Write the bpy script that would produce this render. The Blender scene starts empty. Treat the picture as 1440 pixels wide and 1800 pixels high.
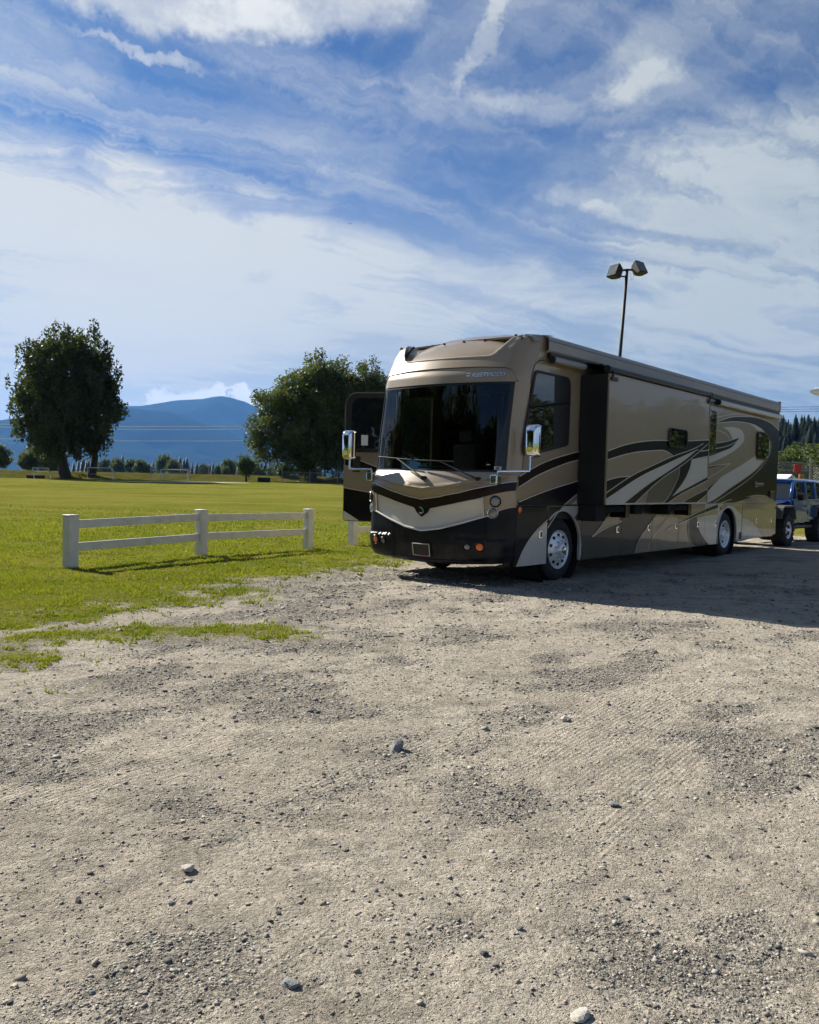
import bpy, bmesh, math, random
import numpy as np
from mathutils import Vector, Matrix
from mathutils.geometry import tessellate_polygon
R = math.radians
random.seed(7)
RNG = np.random.default_rng(11)
SC = bpy.context.scene
COL = SC.collection

# ------------------------------------------------------------------ camera
CAM_H = 1.55
PITCH = math.atan(55 / 1443.0)
ROLL = math.atan(0.025)
cd = bpy.data.cameras.new('camera')
cam = bpy.data.objects.new('camera', cd)
COL.objects.link(cam)
cd.sensor_fit = 'HORIZONTAL'
cd.sensor_width = 36.0
cd.lens = 36.0 * 1443 / 1440
cd.clip_start = 0.05
cd.clip_end = 60000
_f = Vector((0, math.cos(PITCH), -math.sin(PITCH)))
_d = Vector((0, -math.sin(PITCH), -math.cos(PITCH)))
_x = Vector((1, 0, 0))
_r = _x * math.cos(ROLL) - _d * math.sin(ROLL)
_u = -(_x * math.sin(ROLL) + _d * math.cos(ROLL))
_b = -_f
cam.matrix_world = Matrix(((_r.x, _u.x, _b.x, 0), (_r.y, _u.y, _b.y, 0), (_r.z, _u.z, _b.z, CAM_H), (0, 0, 0, 1)))
SC.camera = cam

# ------------------------------------------------------------------ sun and sky
SUN_AZ = Vector((-0.75, 0.66, 0)).normalized()
SUN_EL = R(34)
sun_dir = SUN_AZ * math.cos(SUN_EL) + Vector((0, 0, math.sin(SUN_EL)))
sl = bpy.data.lights.new('sun', 'SUN')
sl.energy = 5.0
sl.angle = R(0.53)
sl.color = (1.0, 0.945, 0.85)
sun = bpy.data.objects.new('sun', sl)
COL.objects.link(sun)
sun.rotation_euler = sun_dir.to_track_quat('Z', 'Y').to_euler()
sun.location = (-60, 40, 60)

SC.view_settings.view_transform = 'Standard'
SC.view_settings.look = 'None'
SC.view_settings.gamma = 1.0
SC.view_settings.exposure = 0.95
SC.view_settings.use_curve_mapping = False
SC.cycles.max_bounces = 6
SC.cycles.diffuse_bounces = 3
SC.cycles.use_adaptive_sampling = True
SC.cycles.adaptive_threshold = 0.03
SC.cycles.use_denoising = True
SC.cycles.transparent_max_bounces = 12
SC.cycles.volume_bounces = 0
SC.cycles.volume_step_rate = 1.0


class G:
    """tiny helper to write node maths"""
    def __init__(s, nt):
        s.nt = nt
    def n(s, t, **kw):
        o = s.nt.nodes.new(t)
        for k, v in kw.items():
            setattr(o, k, v)
        return o
    def put(s, inp, v):
        if isinstance(v, bpy.types.NodeSocket):
            s.nt.links.new(v, inp)
        else:
            inp.default_value = v
    def m(s, op, a, b=None, c=None, clamp=False):
        o = s.n('ShaderNodeMath', operation=op)
        o.use_clamp = clamp
        s.put(o.inputs[0], a)
        if b is not None: s.put(o.inputs[1], b)
        if c is not None: s.put(o.inputs[2], c)
        return o.outputs[0]
    def vm(s, op, a, b=None, scale=None):
        o = s.n('ShaderNodeVectorMath', operation=op)
        s.put(o.inputs[0], a)
        if b is not None: s.put(o.inputs[1], b)
        if scale is not None: s.put(o.inputs['Scale'], scale)
        return o.outputs[0]
    def comb(s, x, y, z):
        o = s.n('ShaderNodeCombineXYZ')
        s.put(o.inputs[0], x); s.put(o.inputs[1], y); s.put(o.inputs[2], z)
        return o.outputs[0]
    def noise(s, vec, scale, detail=4, rough=0.55, dist=0.0):
        o = s.n('ShaderNodeTexNoise')
        if vec is not None: s.put(o.inputs['Vector'], vec)
        o.inputs['Scale'].default_value = scale
        o.inputs['Detail'].default_value = detail
        o.inputs['Roughness'].default_value = rough
        o.inputs['Distortion'].default_value = dist
        return o
    def smooth(s, v, a, b, lo=0.0, hi=1.0):
        o = s.n('ShaderNodeMapRange', interpolation_type='SMOOTHSTEP')
        s.put(o.inputs[0], v)
        o.inputs[1].default_value = a; o.inputs[2].default_value = b
        o.inputs[3].default_value = lo; o.inputs[4].default_value = hi
        return o.outputs[0]
    def mix(s, fac, a, b, blend='MIX'):
        o = s.n('ShaderNodeMix', data_type='RGBA', blend_type=blend)
        s.put(o.inputs[0], fac)
        s.put(o.inputs[6], a if isinstance(a, bpy.types.NodeSocket) else (*a[:3], 1))
        s.put(o.inputs[7], b if isinstance(b, bpy.types.NodeSocket) else (*b[:3], 1))
        return o.outputs[2]


def build_world():
    w = bpy.data.worlds.new('World')
    SC.world = w
    w.use_nodes = True
    nt = w.node_tree
    nt.nodes.clear()
    g = G(nt)
    out = g.n('ShaderNodeOutputWorld')
    bg = g.n('ShaderNodeBackground')
    bg.inputs[1].default_value = 0.055
    nt.links.new(bg.outputs[0], out.inputs[0])
    sky = g.n('ShaderNodeTexSky', sky_type='NISHITA')
    sky.sun_disc = False
    sky.sun_elevation = SUN_EL
    sky.sun_rotation = math.atan2(SUN_AZ.x, SUN_AZ.y)
    sky.altitude = 500
    sky.air_density = 1.0
    sky.dust_density = 0.6
    sky.ozone_density = 2.0
    tc = g.n('ShaderNodeTexCoord')
    d = tc.outputs['Generated']
    sp = g.n('ShaderNodeSeparateXYZ')
    nt.links.new(d, sp.inputs[0])
    x, y, z = sp.outputs
    az = g.m('ARCTAN2', x, y)
    el = g.m('ARCSINE', z)
    # warped angles, so the edges of every cloud are ragged
    wn = g.noise(d, 5.0, 6, 0.68)
    wv = g.vm('SUBTRACT', wn.outputs['Color'], (0.5, 0.5, 0.5))
    ws = g.n('ShaderNodeSeparateXYZ'); nt.links.new(wv, ws.inputs[0])
    waz = g.m('MULTIPLY_ADD', ws.outputs[0], 0.18, az)
    wel = g.m('MULTIPLY_ADD', ws.outputs[1], 0.15, el)

    def blob(px, py, rx, ry, rot=0.0, power=1.0, edge=(1.0, 0.25)):
        a0 = math.atan((px - 720) / 1443.0)
        e0 = math.atan((845 - py + (px - 720) * 0.025) / 1443.0 * math.cos(a0))
        da = g.m('SUBTRACT', waz, a0)
        de = g.m('SUBTRACT', wel, e0)
        c, s_ = math.cos(rot), math.sin(rot)
        p = g.m('ADD', g.m('MULTIPLY', da, c / (rx / 1443)), g.m('MULTIPLY', de, s_ / (rx / 1443)))
        q = g.m('ADD', g.m('MULTIPLY', da, -s_ / (ry / 1443)), g.m('MULTIPLY', de, c / (ry / 1443)))
        r2 = g.m('ADD', g.m('MULTIPLY', p, p), g.m('MULTIPLY', q, q))
        v = g.smooth(r2, edge[0], edge[1])
        return g.m('MULTIPLY', v, power)

    # high cirrus drawn on a flat layer far above: streaks shrink towards the horizon
    zz = g.m('ADD', g.m('MAXIMUM', z, 0.0), 0.12)
    cx = g.m('DIVIDE', x, zz)
    cy = g.m('DIVIDE', y, zz)
    ca, sa = math.cos(R(28)), math.sin(R(28))
    u_ = g.m('ADD', g.m('MULTIPLY', cx, ca), g.m('MULTIPLY', cy, sa))
    v_ = g.m('ADD', g.m('MULTIPLY', cx, -sa), g.m('MULTIPLY', cy, ca))
    u_ = g.m('MULTIPLY_ADD', ws.outputs[0], 0.45, u_)
    v_ = g.m('MULTIPLY_ADD', ws.outputs[1], 0.40, v_)
    str1 = g.noise(g.comb(g.m('MULTIPLY', u_, 0.6), g.m('MULTIPLY', v_, 1.8), 3.1), 1.5, 7, 0.64, 0.9)
    str2 = g.noise(g.comb(g.m('MULTIPLY', u_, 2.0), g.m('MULTIPLY', v_, 0.55), 8.3), 1.3, 5, 0.62)
    veil = g.noise(g.comb(cx, cy, 1.7), 0.55, 2, 0.5)
    c1 = g.smooth(str1.outputs[0], 0.40, 0.80)
    c2 = g.smooth(str2.outputs[0], 0.44, 0.80)
    cv = g.smooth(veil.outputs[0], 0.36, 0.66)
    cir = g.m('ADD', g.m('MULTIPLY', g.m('ADD', c1, g.m('MULTIPLY', c2, 0.8)), 0.56), g.m('MULTIPLY', cv, 0.12))
    low = g.smooth(el, 0.36, 0.12)                       # the veil thickens towards the horizon
    cov = g.m('ADD', cir, g.m('MULTIPLY', low, 0.74))
    # the bigger cloud masses
    soft = [blob(150, 440, 560, 150, -0.10, 0.70, (1.5, 0.0)), blob(120, 360, 330, 110, -0.3, 0.5, (1.3, 0.0)),
            blob(1300, 330, 330, 110, 0.05, 0.85, (1.3, 0.1)), blob(1260, 420, 300, 80, -0.2, 0.40, (1.4, 0.1)),
            blob(1110, 150, 60, 26, 0.3, 0.46, (1.6, 0.0)), blob(940, 215, 110, 22, 0.0, 0.26, (1.6, 0.0)),
            blob(868, 60, 17, 110, -0.35, 0.42, (1.6, 0.0)), blob(480, 140, 260, 40, -0.25, 0.36, (1.4, 0.0)),
            blob(1150, 80, 190, 36, 0.45, 0.24, (1.6, 0.0)), blob(60, 100, 160, 60, -0.3, 0.32, (1.4, 0.0))]
    mod = g.m('MULTIPLY_ADD', g.smooth(g.m('ADD', g.m('MULTIPLY', str1.outputs[0], 0.6), g.m('MULTIPLY', wn.outputs[0], 0.4)), 0.34, 0.66), 1.05, 0.22)
    for b in soft:
        cov = g.m('ADD', cov, g.m('MULTIPLY', b, mod))
    pf = g.smooth(ws.outputs[2], -0.16, 0.14)
    hard = g.m('ADD', blob(340, -60, 390, 105, -0.03, 1.0, (1.25, 0.6)), blob(240, 108, 95, 10, -0.22, 0.6, (1.5, 0.1)))
    cov = g.m('ADD', cov, g.m('MULTIPLY', hard, g.m('MULTIPLY_ADD', pf, 0.5, 0.55)))
    cov = g.m('MINIMUM', cov, 1.0)
    up = g.smooth(z, -0.02, 0.05)
    cov = g.m('MULTIPLY', cov, up)
    shade = g.smooth(g.m('ADD', g.m('MULTIPLY', str1.outputs[0], 0.5), g.m('MULTIPLY', veil.outputs[0], 0.5)), 0.40, 0.62)
    # bright towards the sun, greyer away from it
    sd = g.n('ShaderNodeVectorMath', operation='DOT_PRODUCT')
    nt.links.new(d, sd.inputs[0]); sd.inputs[1].default_value = tuple(sun_dir)
    near_sun = g.smooth(sd.outputs['Value'], 0.35, 0.90)
    ccol = g.mix(shade, (3.1, 3.8, 4.3), (5.3, 5.75, 5.8))
    ccol = g.mix(g.m('MULTIPLY', near_sun, 0.85), ccol, (7.4, 7.45, 7.2))
    ccol = g.mix(g.m('MULTIPLY', hard, pf), ccol, (8.2, 8.3, 8.2))
    blue = g.mix(1.0, sky.outputs[0], SKY_TINT, 'MULTIPLY')
    col = g.mix(cov, blue, ccol)
    # cumulus heads standing on the ridge far to the left
    cum = g.m('MAXIMUM', g.m('MAXIMUM', blob(315, 700, 52, 44, 0, 1.0, (1.25, 0.75)), blob(372, 704, 48, 32, 0, 1.0, (1.25, 0.75))),
              g.m('MAXIMUM', blob(265, 712, 60, 26, 0, 1.0, (1.3, 0.7)), blob(420, 712, 40, 22, 0, 1.0, (1.3, 0.7))))
    lump = g.noise(d, 62.0, 3, 0.55)
    cumc = g.mix(g.smooth(g.m('ADD', lump.outputs[0], g.m('MULTIPLY', g.m('SUBTRACT', wel, 0.083), 11.0)), 0.46, 0.62), (2.3, 3.5, 5.0), (9.2, 9.3, 9.3))
    col = g.mix(g.m('MULTIPLY', cum, 0.93), col, cumc)
    nt.links.new(col, bg.inputs[0])


SKY_TINT = (0.21, 0.44, 0.72)
build_world()
SC.world.cycles.sampling_method = 'MANUAL'
SC.world.cycles.sample_map_resolution = 512

# ------------------------------------------------------------------ materials
MATS = {}
def material(name):
    m = bpy.data.materials.new(name)
    m.use_nodes = True
    nt = m.node_tree
    b = nt.nodes['Principled BSDF']
    MATS[name] = m
    return m, G(nt), b

def setp(b, **kw):
    al = dict(rough='Roughness', metal='Metallic', coat='Coat Weight', coatr='Coat Roughness', spec='Specular IOR Level', sheen='Sheen Weight', trans='Transmission Weight', ior='IOR')
    for k, v in kw.items():
        b.inputs[al[k]].default_value = v

def plain(name, col, rough=0.5, metal=0.0, coat=0.0, spec=0.5, var=0.12, scale=6.0, bump=0.0, bscale=60.0):
    """a colour with a little uneven dirt and roughness"""
    m, g, b = material(name)
    tc = g.n('ShaderNodeTexCoord')
    ns = g.noise(tc.outputs['Object'], scale, 5, 0.6)
    lo = [c * (1 - var) for c in col]
    hi = [min(1, c * (1 + var)) for c in col]
    g.put(b.inputs['Base Color'], g.mix(ns.outputs[0], lo, hi))
    setp(b, rough=rough, metal=metal, coat=coat, spec=spec)
    g.put(b.inputs['Roughness'], g.m('MULTIPLY_ADD', ns.outputs[0], 0.12, max(0.0, rough - 0.06)))
    if coat: b.inputs['Coat Roughness'].default_value = 0.04
    if bump:
        n2 = g.noise(tc.outputs['Object'], bscale, 4, 0.6)
        bp = g.n('ShaderNodeBump')
        bp.inputs['Strength'].default_value = bump
        bp.inputs['Distance'].default_value = 0.01
        g.put(bp.inputs['Height'], n2.outputs[0])
        g.put(b.inputs['Normal'], bp.outputs[0])
    return m

def paint(name, col, metal=0.35, rough=0.32, coat=1.0, spec=0.5):
    """vehicle paint: flake base, clear coat, thin road dust low down"""
    m, g, b = material(name)
    tc = g.n('ShaderNodeTexCoord')
    sp = g.n('ShaderNodeSeparateXYZ'); g.put(sp.inputs[0], tc.outputs['Object'])
    ns = g.noise(tc.outputs['Object'], 3.0, 6, 0.65)
    dust = g.m('MULTIPLY', g.smooth(sp.outputs[2], 1.1, 0.2), g.smooth(ns.outputs[0], 0.35, 0.75))
    c = g.mix(ns.outputs[0], [v * 0.93 for v in col], [v * 1.07 for v in col])
    c = g.mix(g.m('MULTIPLY', dust, 0.22), c, (0.20, 0.17, 0.13))
    g.put(b.inputs['Base Color'], c)
    setp(b, metal=metal, coat=coat, coatr=0.03, spec=spec)
    g.put(b.inputs['Roughness'], g.m('MULTIPLY_ADD', dust, 0.4, rough))
    wave = g.noise(tc.outputs['Object'], 1.3, 2, 0.4)
    bp = g.n('ShaderNodeBump')
    bp.inputs['Strength'].default_value = 0.08
    bp.inputs['Distance'].default_value = 0.05
    g.put(bp.inputs['Height'], wave.outputs[0])
    g.put(b.inputs['Coat Normal'], bp.outputs[0])
    return m

def glass(name, tint, clear):
    """tinted pane: part seen through, part mirror by angle"""
    m, g, b = material(name)
    nt = m.node_tree
    out = nt.nodes['Material Output']
    tr = g.n('ShaderNodeBsdfTransparent'); tr.inputs[0].default_value = (*[t * clear for t in tint], 1)
    gl = g.n('ShaderNodeBsdfGlossy'); gl.inputs['Roughness'].default_value = 0.015
    gl.inputs[0].default_value = (0.95, 0.97, 1, 1)
    fr = g.n('ShaderNodeFresnel'); fr.inputs[0].default_value = 1.52
    mx = g.n('ShaderNodeMixShader')
    g.put(mx.inputs[0], fr.outputs[0])
    nt.links.new(tr.outputs[0], mx.inputs[1]); nt.links.new(gl.outputs[0], mx.inputs[2])
    nt.links.new(mx.outputs[0], out.inputs[0])
    return m

plainm = plain
paint('tan', (0.30, 0.232, 0.150), 0.15, 0.35, 0.7)
paint('tan_dark', (0.24, 0.19, 0.13), 0.15, 0.35, 0.7)
paint('taupe', (0.115, 0.092, 0.068), 0.15, 0.35, 0.28, 0.3)
paint('taupe2', (0.062, 0.055, 0.046), 0.15, 0.35, 0.22, 0.3)
paint('cream2', (0.33, 0.27, 0.19), 0.15, 0.35, 0.6)
paint('silver', (0.58, 0.54, 0.47), 0.1, 0.4, 0.6)
paint('black', (0.004, 0.004, 0.005), 0.0, 0.3, 0.12, 0.12)
paint('navy', (0.004, 0.006, 0.011), 0.0, 0.3, 0.16, 0.12)
paint('maroon', (0.012, 0.005, 0.006), 0.0, 0.3, 0.18, 0.12)
plain('cream', (0.62, 0.55, 0.43), 0.35, coat=0.6)
plain('rubber', (0.012, 0.012, 0.013), 0.75, bump=0.2)
plain('tyre', (0.016, 0.016, 0.017), 0.8, bump=0.35, bscale=40)
plain('trim_black', (0.008, 0.008, 0.009), 0.4)
plain('underbody', (0.010, 0.010, 0.011), 0.9)
plain('chrome', (0.82, 0.83, 0.85), 0.07, 1.0, var=0.04)
plain('wheel_alloy', (0.85, 0.85, 0.84), 0.32, 0.45, var=0.06)
plain('awning_grey', (0.30, 0.28, 0.25), 0.42, 0.25)
plain('tube_white', (0.55, 0.54, 0.52), 0.5)
plain('amber', (0.75, 0.16, 0.01), 0.18, coat=0.8)
plain('red_lens', (0.5, 0.02, 0.015), 0.2, coat=0.8)
plain('lens_clear', (0.20, 0.21, 0.22), 0.08, 0.6)
plain('plate_cream', (0.55, 0.50, 0.36), 0.4)
plain('interior', (0.030, 0.027, 0.025), 0.85)
plain('seat_leather', (0.10, 0.085, 0.065), 0.55)
plain('curtain', (0.035, 0.030, 0.034), 0.9)
plain('dash', (0.05, 0.05, 0.052), 0.6)
plain('paper_white', (0.75, 0.76, 0.74), 0.6)
plain('emblem_green', (0.06, 0.35, 0.22), 0.25, 0.3, coat=0.6)
glass('windshield_glass', (0.55, 0.68, 0.66), 0.38)
glass('door_glass', (0.45, 0.58, 0.56), 0.35)
m, g, b = material('window_glass'); b.inputs['Base Color'].default_value = (0.010, 0.013, 0.016, 1); setp(b, rough=0.02, spec=0.8, coat=0.5, coatr=0.01)
plain('white_paint', (0.62, 0.62, 0.585), 0.6, var=0.30, scale=5, bump=0.25, bscale=35)
plain('bark', (0.050, 0.040, 0.030), 0.95, var=0.35, scale=8, bump=0.9, bscale=14)
plain('pole_black', (0.012, 0.012, 0.013), 0.6)
plain('lamp_housing', (0.010, 0.011, 0.011), 0.5)
plain('lamp_glass', (0.04, 0.045, 0.045), 0.15, coat=0.3)
plain('galvanised', (0.30, 0.31, 0.31), 0.45, 0.6)
plain('wire_grey', (0.8, 0.82, 0.84), 0.5, 0.0)
plain('wire_dark', (0.05, 0.05, 0.055), 0.6)
plain('goal_white', (0.55, 0.56, 0.56), 0.5)
paint('jeep_blue', (0.005, 0.08, 0.31), 0.15, 0.3)
plain('flare_grey', (0.10, 0.10, 0.10), 0.7, bump=0.1)
plain('sign_red', (0.42, 0.025, 0.02), 0.6)
plain('sign_yellow', (0.62, 0.30, 0.04), 0.6)
plain('shed_white', (0.78, 0.78, 0.76), 0.6)
plain('concrete', (0.28, 0.27, 0.25), 0.9, bump=0.4)
plain('culvert', (0.03, 0.03, 0.03), 0.9)
plain('bird', (0.02, 0.02, 0.02), 0.8)

def foliage(name, dark, light, transl=0.35, scale=0.35):
    m, g, b = material(name)
    nt = m.node_tree
    geo = g.n('ShaderNodeNewGeometry')
    tc = g.n('ShaderNodeTexCoord')
    ns = g.noise(tc.outputs['Object'], scale, 3, 0.6)
    f = g.m('ADD', g.m('MULTIPLY', geo.outputs['Random Per Island'], 0.6), g.m('MULTIPLY', g.smooth(ns.outputs[0], 0.35, 0.65), 0.4))
    c = g.mix(f, dark, light)
    g.put(b.inputs['Base Color'], c)
    setp(b, rough=0.55, spec=0.3)
    tr = g.n('ShaderNodeBsdfTranslucent')
    g.put(tr.inputs[0], g.mix(1.0, c, (1.15, 1.25, 0.55), 'MULTIPLY'))
    mx = g.n('ShaderNodeMixShader'); mx.inputs[0].default_value = transl
    nt.links.new(b.outputs[0], mx.inputs[1]); nt.links.new(tr.outputs[0], mx.inputs[2])
    nt.links.new(mx.outputs[0], nt.nodes['Material Output'].inputs[0])
    return m
foliage('leaf_dark', (0.020, 0.032, 0.011), (0.078, 0.096, 0.028), 0.38)
foliage('leaf_mid', (0.032, 0.050, 0.017), (0.135, 0.158, 0.052), 0.40)
foliage('leaf_bush', (0.03, 0.055, 0.02), (0.09, 0.13, 0.045), 0.3)
foliage('needle', (0.010, 0.020, 0.011), (0.026, 0.042, 0.020), 0.1, 0.5)
foliage('grass_blade', (0.105, 0.140, 0.014), (0.27, 0.265, 0.038), 0.45, 0.6)

# ------------------------------------------------------------------ mesh helpers
def tag(o, label=None, cat=None, group=None, kind=None):
    if label: o['label'] = label
    if cat: o['category'] = cat
    if group: o['group'] = group
    if kind: o['kind'] = kind
    return o

def empty(name, loc=(0, 0, 0), rz=0.0, parent=None):
    o = bpy.data.objects.new(name, None)
    COL.objects.link(o)
    o.location = loc
    o.rotation_euler = (0, 0, rz)
    o.empty_display_size = 0.2
    if parent: o.parent = parent
    return o

def np_mesh(name, V, F, mat, parent=None, smooth=False, attr=None):
    V = np.asarray(V, dtype=np.float32); F = np.asarray(F, dtype=np.int32)
    me = bpy.data.meshes.new(name)
    n, k = F.shape
    me.vertices.add(len(V)); me.vertices.foreach_set('co', V.ravel())
    me.loops.add(n * k); me.loops.foreach_set('vertex_index', F.ravel())
    me.polygons.add(n)
    me.polygons.foreach_set('loop_start', np.arange(0, n * k, k, dtype=np.int32))
    me.polygons.foreach_set('loop_total', np.full(n, k, dtype=np.int32))
    if smooth: me.polygons.foreach_set('use_smooth', np.ones(n, dtype=bool))
    me.update(calc_edges=True)
    for an, av in (attr or {}).items():
        av = np.asarray(av, dtype=np.float32)
        if av.ndim == 1:
            a = me.attributes.new(an, 'FLOAT', 'POINT'); a.data.foreach_set('value', av)
        else:
            a = me.attributes.new(an, 'FLOAT_COLOR', 'POINT'); a.data.foreach_set('color', np.c_[av, np.ones(len(av), np.float32)].ravel())
    me.materials.append(MATS[mat])
    o = bpy.data.objects.new(name, me)
    COL.objects.link(o)
    if parent: o.parent = parent
    return o

class MB:
    def __init__(s): s.v = []; s.f = []
    def add(s, vs, fs):
        k = len(s.v); s.v += [tuple(p) for p in vs]; s.f += [tuple(i + k for i in f) for f in fs]
        return s
    def box(s, a, b, M=None):
        x0, y0, z0 = a; x1, y1, z1 = b
        vs = [Vector(p) for p in ((x0, y0, z0), (x1, y0, z0), (x1, y1, z0), (x0, y1, z0), (x0, y0, z1), (x1, y0, z1), (x1, y1, z1), (x0, y1, z1))]
        if M: vs = [M @ p for p in vs]
        return s.add(vs, [(3, 2, 1, 0), (4, 5, 6, 7), (0, 1, 5, 4), (1, 2, 6, 5), (2, 3, 7, 6), (3, 0, 4, 7)])
    def tube(s, pts, r, n=8, cap=True):
        pts = [Vector(p) for p in pts]; rs = r if isinstance(r, (list, tuple)) else [r] * len(pts)
        rings = []; prev = None
        for i, p in enumerate(pts):
            t = (pts[min(i + 1, len(pts) - 1)] - pts[max(i - 1, 0)]).normalized()
            if prev is None:
                a = Vector((0, 0, 1)) if abs(t.z) < 0.9 else Vector((1, 0, 0))
                nx = t.cross(a).normalized()
            else:
                nx = (prev - t * prev.dot(t)).normalized()
            prev = nx; ny = t.cross(nx)
            rings.append([p + (nx * math.cos(2 * math.pi * k / n) + ny * math.sin(2 * math.pi * k / n)) * rs[i] for k in range(n)])
        base = len(s.v)
        for rg in rings: s.v += [tuple(q) for q in rg]
        for i in range(len(pts) - 1):
            for k in range(n):
                s.f.append((base + i * n + k, base + i * n + (k + 1) % n, base + (i + 1) * n + (k + 1) % n, base + (i + 1) * n + k))
        if cap:
            s.f.append(tuple(base + k for k in reversed(range(n))))
            s.f.append(tuple(base + (len(pts) - 1) * n + k for k in range(n)))
        return s
    def lathe(s, prof, c, axis='y', n=32, close=False):
        """prof: (along axis, radius)"""
        base = len(s.v)
        for (h, r) in prof:
            for k in range(n):
                a = 2 * math.pi * k / n
                if axis == 'y': s.v.append((c[0] + r * math.cos(a), c[1] + h, c[2] + r * math.sin(a)))
                elif axis == 'x': s.v.append((c[0] + h, c[1] + r * math.cos(a), c[2] + r * math.sin(a)))
                else: s.v.append((c[0] + r * math.cos(a), c[1] + r * math.sin(a), c[2] + h))
        for i in range(len(prof) - 1):
            for k in range(n):
                s.f.append((base + i * n + k, base + i * n + (k + 1) % n, base + (i + 1) * n + (k + 1) % n, base + (i + 1) * n + k))
        if close:
            s.f.append(tuple(base + k for k in range(n)))
            s.f.append(tuple(base + (len(prof) - 1) * n + k for k in reversed(range(n))))
        return s
    def prism(s, poly, y0, y1):
        """polygon in (x, z), pushed from y0 to y1"""
        n = len(poly); k = len(s.v)
        s.v += [(p[0], y0, p[1]) for p in poly] + [(p[0], y1, p[1]) for p in poly]
        tris = tessellate_polygon([[Vector((p[0], p[1], 0)) for p in poly]])
        for t in tris:
            s.f.append((k + t[0], k + t[1], k + t[2])); s.f.append((k + n + t[2], k + n + t[1], k + n + t[0]))
        for i in range(n):
            j = (i + 1) % n; s.f.append((k + i, k + j, k + n + j, k + n + i))
        return s
    def grid(s, rows):
        base = len(s.v); nr = len(rows); nc = len(rows[0])
        for r_ in rows: s.v += [tuple(p) for p in r_]
        for i in range(nr - 1):
            for j in range(nc - 1):
                a = base + i * nc + j
                s.f.append((a, a + 1, a + nc + 1, a + nc))
        return s
    def build(s, name, mat, parent=None, smooth=False, bevel=0.0, seg=2, auto=None, solid=0.0, loc=None):
        me = bpy.data.meshes.new(name)
        me.from_pydata(s.v, [], s.f)
        bm = bmesh.new(); bm.from_mesh(me)
        if solid:
            bmesh.ops.recalc_face_normals(bm, faces=bm.faces)
            bmesh.ops.solidify(bm, geom=list(bm.faces), thickness=solid)
        bmesh.ops.remove_doubles(bm, verts=bm.verts, dist=1e-5)
        bmesh.ops.recalc_face_normals(bm, faces=bm.faces)
        if bevel:
            es = [e for e in bm.edges if len(e.link_faces) == 2 and e.calc_face_angle(0) > R(28)]
            bmesh.ops.bevel(bm, geom=es, offset=bevel, segments=seg, profile=0.5, affect='EDGES', clamp_overlap=True)
        if auto is not None:
            for f in bm.faces: f.smooth = True
            for e in bm.edges:
                if len(e.link_faces) == 2 and e.calc_face_angle(0) > R(auto): e.smooth = False
        elif smooth:
            for f in bm.faces: f.smooth = True
        bm.to_mesh(me); bm.free()
        me.materials.append(MATS[mat])
        o = bpy.data.objects.new(name, me)
        COL.objects.link(o)
        if parent: o.parent = parent
        if loc: o.location = loc
        return o

def copy_tree(o, parent=None):
    c = o.copy(); COL.objects.link(c)
    if parent: c.parent = parent
    for ch in list(o.children): copy_tree(ch, c)
    return c

def rrect(x0, z0, x1, z1, r, n=5):
    pts = []
    for cx, cz, a0 in ((x1 - r, z1 - r, 0), (x0 + r, z1 - r, 90), (x0 + r, z0 + r, 180), (x1 - r, z0 + r, 270)):
        for k in range(n + 1):
            a = R(a0 + 90 * k / n); pts.append((cx + r * math.cos(a), cz + r * math.sin(a)))
    return pts

def round_poly(poly, r, n=4):
    out = []; m_ = len(poly)
    for i in range(m_):
        p = Vector(poly[i]); a = Vector(poly[i - 1]); c = Vector(poly[(i + 1) % m_])
        da = (a - p); dc = (c - p); q = min(r, da.length * 0.45, dc.length * 0.45)
        s_ = p + da.normalized() * q; e = p + dc.normalized() * q
        for k in range(n + 1):
            t = k / n; out.append(tuple((1 - t) ** 2 * s_ + 2 * t * (1 - t) * p + t * t * e))
    return out

def vnoise(X, Y, seed, scale):
    """smooth value noise on arrays"""
    rs = np.random.default_rng(seed); T = rs.random((256, 256))
    x = X * scale; y = Y * scale
    xi = np.floor(x).astype(int); yi = np.floor(y).astype(int)
    fx = x - xi; fy = y - yi
    fx = fx * fx * (3 - 2 * fx); fy = fy * fy * (3 - 2 * fy)
    a = T[xi % 256, yi % 256]; b = T[(xi + 1) % 256, yi % 256]; c = T[xi % 256, (yi + 1) % 256]; d = T[(xi + 1) % 256, (yi + 1) % 256]
    return a * (1 - fx) * (1 - fy) + b * fx * (1 - fy) + c * (1 - fx) * fy + d * fx * fy

def fbm(X, Y, seed, scale, octv=4, gain=0.5):
    s = 0; a = 1; t = 0
    for k in range(octv):
        s = s + a * vnoise(X, Y, seed + k * 17, scale * 2 ** k); t += a; a *= gain
    return s / t

# ------------------------------------------------------------------ the ground
EDGE_Y = [-40, 0, 5, 6.6, 8.6, 9.4, 10.3, 11.9, 13.7, 15.7, 18, 20.5, 23.5, 27.5, 29.5]
EDGE_X = [-14, -6.5, -4.6, -3.7, -3.5, -3.4, -3.0, -2.45, -1.9, -1.05, -.25, 1.5, 4, 9, 80]

def seg_d(X, Y, a, b):
    ax, ay = a; bx, by = b
    t = np.clip(((X - ax) * (bx - ax) + (Y - ay) * (by - ay)) / ((bx - ax) ** 2 + (by - ay) ** 2), 0, 1)
    return np.hypot(X - ax - t * (bx - ax), Y - ay - t * (by - ay))

def sstep(a, b, x):
    t = np.clip((x - a) / (b - a), 0, 1); return t * t * (3 - 2 * t)

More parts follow.
